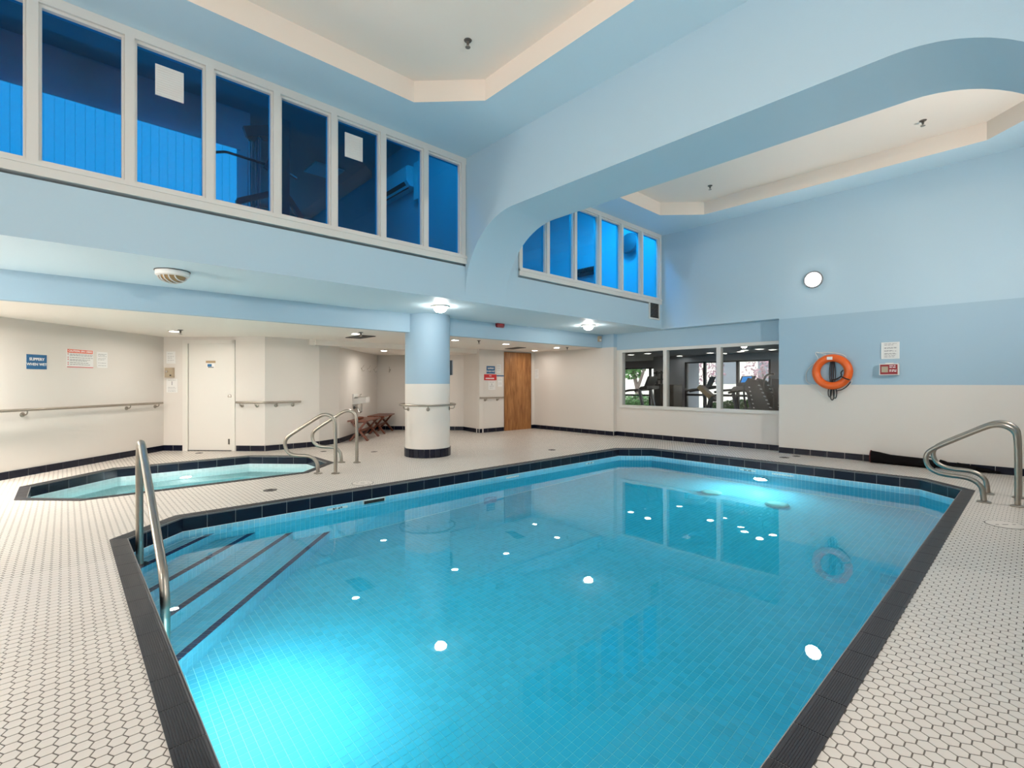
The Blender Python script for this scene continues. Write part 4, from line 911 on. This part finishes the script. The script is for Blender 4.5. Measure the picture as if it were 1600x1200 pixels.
gl_lab = ['gym ceiling downlight at the far left of the left pane','gym ceiling downlight right of centre in the left pane','gym ceiling downlight at the left of the middle pane','gym ceiling downlight at the right of the middle pane','gym ceiling downlight beside the second mullion','farther gym downlight of the close pair in the right pane','nearer gym downlight of the close pair in the right pane','gym ceiling downlight right of the close pair','rightmost gym ceiling downlight in the right pane']
for k, (x, y) in enumerate(gl_):
    o = empty('gym_downlight', (x,y,2.05), gl_lab[k], 'lamp', 'gym ceiling downlights')
    MB().lathe([(0.11,0.0),(0.11,0.008),(0.087,0.010),(0.085,0.010),(0.085,0.0)], (x,y,2.0495), (0,0,-1), 18).build('trim_ring', 'frame', o, True); MB().lathe([(0.084,0.0015),(0.084,0.003),(0.0,0.0032)], (x,y,2.05), (0,0,-1), 16).build('lens', 'gym_lens', o, True)
def treadmill(loc, rot, label, screen=None, cons='black'):
    o = empty('treadmill', (0,0,0), label, 'treadmill', 'treadmills in the gym')
    parts = []
    parts.append(MB().box(-0.36,0.36,-1.5,0.25,0.08,0.20).build('deck', 'darkmetal', o)); parts.append(MB().box(-0.25,0.25,-1.48,0.1,0.20,0.21).build('belt', 'black', o))
    for s in (-1, 1):
        parts.append(MB().bar((s*0.38,0.10,0.1), (s*0.38,-0.10,1.10), 0.05, 0.09, (1,0,0)).build('upright', 'greymetal', o))
        parts.append(MB().tube(fillet([(s*0.38,-0.08,1.08),(s*0.38,-0.38,1.06),(s*0.38,-0.55,1.02)],0.08,4), 0.028, 8).build('handrail', 'black', o, True))
    m = MB(); m.prism([(-0.42,-0.15,1.06),(-0.42,0.12,1.10),(-0.42,0.12,1.18),(-0.42,-0.05,1.16)], (0.84,0,0)); parts.append(m.build('console_base', 'black', o))
    c = MB(); c.prism([(-0.30,-0.02,1.14),(-0.30,0.03,1.14),(-0.30,0.14,1.42),(-0.30,0.09,1.42)], (0.60,0,0)); co = c.build('console', cons, o); parts.append(co)
    if screen: s_ = MB(); s_.prism([(-0.22,-0.003,1.18),(-0.22,0.0,1.18),(-0.22,0.083,1.40),(-0.22,0.080,1.40)], (0.44,0,0)); s_.build('screen', screen, co)
    parts.append(MB().box(-0.30,0.30,0.0,0.34,0.10,0.32).build('motor_cover', 'darkmetal', o))
    o.location = loc; o.rotation_euler = (0,0,rot)
treadmill((11.2,6.89,0), R(190), 'black treadmill in the left pane of the gym window')
treadmill((12.9,6.1,0), R(215), 'black treadmill with tan panel in the middle pane of the gym window')
treadmill((12.0,4.8,0), R(228), 'black treadmill with blue lit screen in the right pane of the gym window', 'screen')
o = empty('tan_panel', (10.9,4.85,0.8), 'slanted tan and black machine panel in the middle gym pane', 'machine')
MB().bar((10.75,5.28,1.17), (10.75,5.0,0.92), 0.10, 0.20, (0.9,0.4,0.3)).build('panel', 'tan', o); MB().bar((10.80,5.24,1.12), (10.80,4.92,0.85), 0.06, 0.26, (0.9,0.4,0.3)).build('shell', 'black', o); MB().bar((10.8,5.25,0.0), (10.8,5.03,0.96), 0.08, 0.08).build('stand', 'darkmetal', o)
# stair climber with slotted side shells
o = empty('stair_climber', (10.6,3.6,0), 'black stair climber with slotted curved side shells in the right gym pane', 'climber')
def climb(off, name='side_shell'):
    P = [(0.75,0.30),(0.55,0.95),(0.30,1.30),(0.05,1.36),(-0.05,1.20),(0.05,1.05),(0.20,0.60),(0.20,0.30)]
    m = MB(); m.prism([(10.55+off, 4.18-a*0.75, z) for a, z in P], (0.05,0,0)); return m.build(name, 'black', o)
for off in (0.0, 0.5):
    sh = climb(off)
    for q in range(8):
        a = 0.26+q*0.048; z = 1.20-q*0.075; MB().obox((10.548+off, 4.18-a*0.75-0.07, z), (0.003,0,0), (0,0.022,0.006), (0,-0.004,0.010)).build('slot', 'gymwhite', sh)
    for q in range(6):
        MB().obox((10.548+off, 4.11-q*0.018, 1.16-q*0.085), (0.003,0,0), (0,0.014,0.006), (0,-0.003,0.010)).build('slot', 'gymwhite', sh)
MB().box(10.5,11.15,3.52,4.22,0.0,0.72).build('base', 'black', o)
for q in range(4): MB().box(10.62,11.03,3.76+q*0.08,3.98+q*0.08,0.45+q*0.2,0.49+q*0.2).build('step', 'darkmetal', o)
for x in (10.56,11.09): MB().tube(smooth_path([(x,4.12,0.5),(x,4.22,0.9),(x,4.23,1.2),(x,4.12,1.33)]), 0.022, 8).build('handrail', 'black', o, True)
o = empty('elliptical_trainer', (10.15,3.55,0), 'elliptical trainer with curved handlebars at the right end of the gym window', 'elliptical')
MB().tube(smooth_path([(10.10,3.47,1.42),(10.10,3.61,1.42),(10.12,3.67,1.30),(10.13,3.69,1.15),(10.13,3.61,1.08),(10.15,3.47,1.02)]), 0.018, 8).build('handlebar', 'black', o, True)
MB().tube(smooth_path([(10.12,3.65,1.22),(10.12,3.58,1.24),(10.12,3.55,1.36)]), 0.014, 8).build('handlebar', 'black', o, True); MB().bar((10.20,3.49,0.0),(10.17,3.47,1.25),0.07,0.09).build('mast', 'darkmetal', o); MB().obox((10.17,3.45,1.24),(0.05,0,0),(0,0.08,0),(0.02,0,0.09)).build('console', 'black', o); MB().box(9.95,10.4,3.22,3.50,0,0.35).build('base', 'black', o)
o = empty('wall_rack', (13.38,7.86,1.3), 'small black accessory rack on the white gym pillar', 'rack')
for y in (7.79,7.94): MB().box(13.34,13.40,y-0.015,y+0.015,1.12,1.62).build('upright', 'black', o)
for z in (1.14,1.34,1.54): MB().box(13.24,13.38,7.74,7.99,z,z+0.03).build('shelf', 'black', o)
o = empty('brown_cabinet', (12.9,7.3,0), 'dark brown cabinet against the gym back wall', 'cabinet'); MB().box(12.75,13.25,7.05,7.45,0,1.20).build('body', 'brown', o); MB().box(12.74,12.75,7.07,7.43,0.05,1.17).build('door', 'brown', o); MB().box(12.75,13.25,7.46,7.66,0,1.22).build('side_unit', 'black', o)
# outdoors
mb = MB(); mb.box(13.75, 40, -10, 30, -0.15, -0.05); struct(mb, 'floor_garden', 'ground', 'pale paving outside the gym windows', 'ground')
mb = MB(); mb.box(26, 27, -6, 26, -0.1, 5.5)
for q in range(9):
    pass
o = tag(mb.build('facade', 'outwall'), 'pale house front seen beyond the garden', 'building')
for q in range(6): MB().box(25.97, 26.0, 2+q*2.2, 3.1+q*2.2, 1.2, 2.6).build('window', 'greymetal', o)
def foliage(parent, c, r, n, m, name='leaves', size=0.06):
    mb = MB(); rnd = random.Random(int(c[0]*100+c[1]*10))
    for _ in range(n):
        while True:
            p = Vector((rnd.uniform(-1,1), rnd.uniform(-1,1), rnd.uniform(-1,1)))
            if p.length < 1: break
        p = Vector((c[0]+p.x*r[0], c[1]+p.y*r[1], c[2]+p.z*r[2])); a = Vector((rnd.gauss(0,1), rnd.gauss(0,1), rnd.gauss(0,1))).normalized()*size; b = a.orthogonal().normalized()*size*0.5
        mb.quad(p-a, p+b, p+a, p-b)
    x = mb.build(name, m, parent); x['kind'] = 'stuff'; return x
o = empty('hedge', (15.2,6.0,0), 'low clipped green hedge outside the gym window', 'hedge'); MB().box(15.0,15.35,4.0,7.2,-0.05,0.5).build('core', 'leaf', o); foliage(o, (15.15,5.6,0.42), (0.35,1.75,0.34), 3500, 'leaf')
o = empty('hedge', (17.3,10.6,0), 'low green hedge outside the far left gym window', 'hedge'); MB().box(17.1,17.5,9.4,12.2,-0.05,0.5).build('core', 'leaf', o); foliage(o, (17.3,10.9,0.45), (0.35,1.6,0.35), 2600, 'leaf')
o = empty('garden_tree', (19.5,12.6,0), 'green tree with forked trunk beyond the far left gym window', 'tree')
MB().tube([(19.5,12.6,-0.05),(19.5,12.6,1.0),(19.5,12.85,1.9),(19.5,13.0,2.6)], [0.12,0.10,0.07,0.04], 8).build('trunk', 'bark', o, True); MB().tube([(19.5,12.6,1.0),(19.5,12.3,1.7),(19.5,12.1,2.4)], [0.09,0.06,0.03], 8).build('branch', 'bark', o, True); foliage(o, (19.5,13.0,2.1), (0.9,0.7,0.7), 900, 'leaf', size=0.11)
for (x, y, lb) in ((20.0,9.6,'plum-leaved tree beyond the middle gym pane'), (20.5,7.4,'plum-leaved tree beyond the right gym pane')):
    o = empty('plum_tree', (x,y,0), lb, 'tree', 'plum trees outside'); MB().tube([(x,y,-0.05),(x,y,1.0),(x,y+0.1,1.9)], [0.08,0.06,0.03], 8).build('trunk', 'bark', o, True); foliage(o, (x,y,1.75), (0.8,0.85,0.6), 230, 'leafred', size=0.09)

# ------------------------------------------------------------------ upper rooms behind the blue windows
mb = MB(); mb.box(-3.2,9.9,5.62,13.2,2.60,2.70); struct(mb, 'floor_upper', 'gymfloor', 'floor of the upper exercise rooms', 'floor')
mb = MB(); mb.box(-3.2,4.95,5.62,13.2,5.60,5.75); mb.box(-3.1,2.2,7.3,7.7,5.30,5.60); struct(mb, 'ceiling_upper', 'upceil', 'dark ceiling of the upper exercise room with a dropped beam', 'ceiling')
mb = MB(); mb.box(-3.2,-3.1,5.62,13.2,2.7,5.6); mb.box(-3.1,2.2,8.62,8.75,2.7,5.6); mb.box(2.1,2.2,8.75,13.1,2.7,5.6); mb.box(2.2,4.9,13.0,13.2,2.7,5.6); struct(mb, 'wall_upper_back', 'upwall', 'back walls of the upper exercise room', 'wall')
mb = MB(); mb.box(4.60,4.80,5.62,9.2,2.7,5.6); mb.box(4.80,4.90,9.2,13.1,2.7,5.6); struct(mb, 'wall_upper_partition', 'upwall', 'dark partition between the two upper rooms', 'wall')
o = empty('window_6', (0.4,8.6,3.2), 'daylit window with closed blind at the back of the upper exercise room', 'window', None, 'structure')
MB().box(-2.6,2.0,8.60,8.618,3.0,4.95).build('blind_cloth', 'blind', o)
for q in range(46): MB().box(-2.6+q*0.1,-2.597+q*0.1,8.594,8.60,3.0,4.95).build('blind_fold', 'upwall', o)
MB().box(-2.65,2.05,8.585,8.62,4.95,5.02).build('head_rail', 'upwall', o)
o = empty('glow_panel', (3.4,12.98,3.2), 'added glowing panel brightening the far end of the upper exercise room', 'window', None, 'structure')  # glowing sheet added to brighten the far wall
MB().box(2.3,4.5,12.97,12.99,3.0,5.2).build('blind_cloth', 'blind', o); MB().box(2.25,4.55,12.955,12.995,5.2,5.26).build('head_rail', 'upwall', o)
o = empty('cable_machine', (2.06,6.6,2.7), 'dark cable exercise machine behind the left upper windows', 'machine')
MB().box(2.0,2.13,6.54,6.66,2.7,4.62).build('mast', 'darkmetal', o); MB().bar((2.06,6.6,4.50),(1.62,6.6,4.33),0.06,0.12).build('top_arm', 'darkmetal', o)
for x, z in ((1.85,4.36),(1.70,4.30)): MB().lathe([(0.06,-0.02),(0.06,0.02)], (x,6.6,z), (0,1,0), 16).build('pulley', 'black', o, True)
for x in (1.66,1.70,1.74,1.80,1.90): MB().tube([(x,6.6,2.75),(x,6.6,4.32)], 0.004, 5).build('cable', 'greymetal', o)
MB().tube([(1.78,6.62,2.72),(1.78,6.62,4.3)], 0.012, 8).build('guide_rod', 'greymetal', o); MB().tube(fillet([(1.28,6.6,3.97),(1.42,6.6,4.02),(2.06,6.6,4.0),(2.24,6.6,3.93)],0.1,4), 0.016, 8).build('pull_up_bar', 'black', o, True)
MB().bar((1.55,6.6,3.46),(2.03,6.6,3.70),0.05,0.07).build('press_arm', 'darkmetal', o); MB().bar((2.12,6.6,3.66),(2.30,6.6,3.42),0.05,0.07).build('press_arm', 'darkmetal', o); MB().bar((1.86,6.6,3.95),(1.98,6.6,4.22),0.05,0.06).build('brace', 'darkmetal', o); MB().bar((1.55,6.6,3.47),(1.56,6.6,3.34),0.05,0.06,(0,1,0)).build('grip', 'black', o)
o = empty('air_conditioner', (4.5,8.0,4.7), 'white split air conditioner on the dark partition behind the upper windows', 'air conditioner')
m = MB(); m.prism([(4.60,7.45,4.70),(4.44,7.45,4.70),(4.37,7.45,4.78),(4.36,7.45,5.02),(4.40,7.45,5.05),(4.60,7.45,5.05)], (0,1.10,0)); m.build('housing', 'plastic', o); MB().obox((4.42,8.0,4.735),(0.05,0,-0.045),(0,0.46,0),(0.006,0,0.006)).build('louvre', 'ventdark', o); MB().box(4.50,4.60,7.30,7.43,4.45,5.10).build('pipe_cover', 'plastic', o)
for (x, y, lb) in ((0.2,6.15,'unseen added ceiling panel above the blinds side of the upper exercise room'), (3.2,6.15,'unseen added ceiling panel near the upper windows beside the partition'), (3.9,9.9,'unlit square ceiling panel seen left of the air conditioner')):  # the two glowing ones are unseen, added to brighten the room
    o = empty('ceiling_panel', (x,y,5.6), lb, 'lamp', 'upper room panels'); MB().box(x-0.30,x+0.30,y-0.30,y+0.30,5.575,5.598).build('frame', 'frame', o); MB().box(x-0.27,x+0.27,y-0.27,y+0.27,5.568,5.576).build('lens', 'upa_lens' if y < 7 else 'plastic', o)
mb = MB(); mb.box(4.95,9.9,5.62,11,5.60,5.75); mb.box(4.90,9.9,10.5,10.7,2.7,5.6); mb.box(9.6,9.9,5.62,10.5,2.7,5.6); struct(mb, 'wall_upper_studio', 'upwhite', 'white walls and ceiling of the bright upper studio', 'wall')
for (x, y, lb) in ((6.2,6.15,'unseen added ceiling panel at the left of the upper studio'), (8.2,6.15,'unseen added ceiling panel at the right of the upper studio')):  # placed out of sight to brighten the studio
    o = empty('ceiling_panel', (x,y,5.6), lb, 'lamp', 'upper room panels'); MB().box(x-0.32,x+0.32,y-0.32,y+0.32,5.575,5.598).build('frame', 'frame', o); MB().box(x-0.29,x+0.29,y-0.29,y+0.29,5.568,5.576).build('lens', 'upb_lens', o)
o = empty('dumbbell_rack', (9.5,7.7,3.95), 'row of dark dumbbells on a wall rack behind the bright blue windows', 'rack')
MB().box(9.44,9.598,7.25,7.90,3.93,3.97).build('shelf', 'darkmetal', o)
for q in range(7):
    d_ = MB(); d_.lathe([(0.05,0),(0.06,0.02),(0.06,0.07),(0.02,0.075),(0.02,0.13),(0.06,0.135),(0.06,0.185),(0.05,0.20)], (9.42,7.30+q*0.09,4.03), (0.9,0,0.2), 10); d_.build('dumbbell', 'black', o, True)
o = empty('wall_fan', (9.5,6.35,4.55), 'round blue-grey wall fan behind the far blue windows', 'fan'); MB().lathe([(0.22,0.0),(0.24,0.03),(0.22,0.09),(0.05,0.12),(0,0.12)], (9.55,6.35,4.45), (-1,0,0.1), 24).build('cage', 'greymetal', o, True); MB().box(9.52,9.6,6.30,6.40,4.3,4.6).build('bracket', 'greymetal', o)
o = empty('wall_air_unit', (8.4,10.4,4.9), 'pale wall air unit at the back of the bright studio', 'air conditioner'); m = MB(); m.prism([(7.4,10.5,4.72),(7.4,10.34,4.72),(7.4,10.27,4.80),(7.4,10.28,5.05),(7.4,10.5,5.08)], (0.95,0,0)); m.build('housing', 'plastic', o); MB().box(7.45,8.3,10.30,10.36,4.71,4.725).build('louvre', 'ventdark', o)
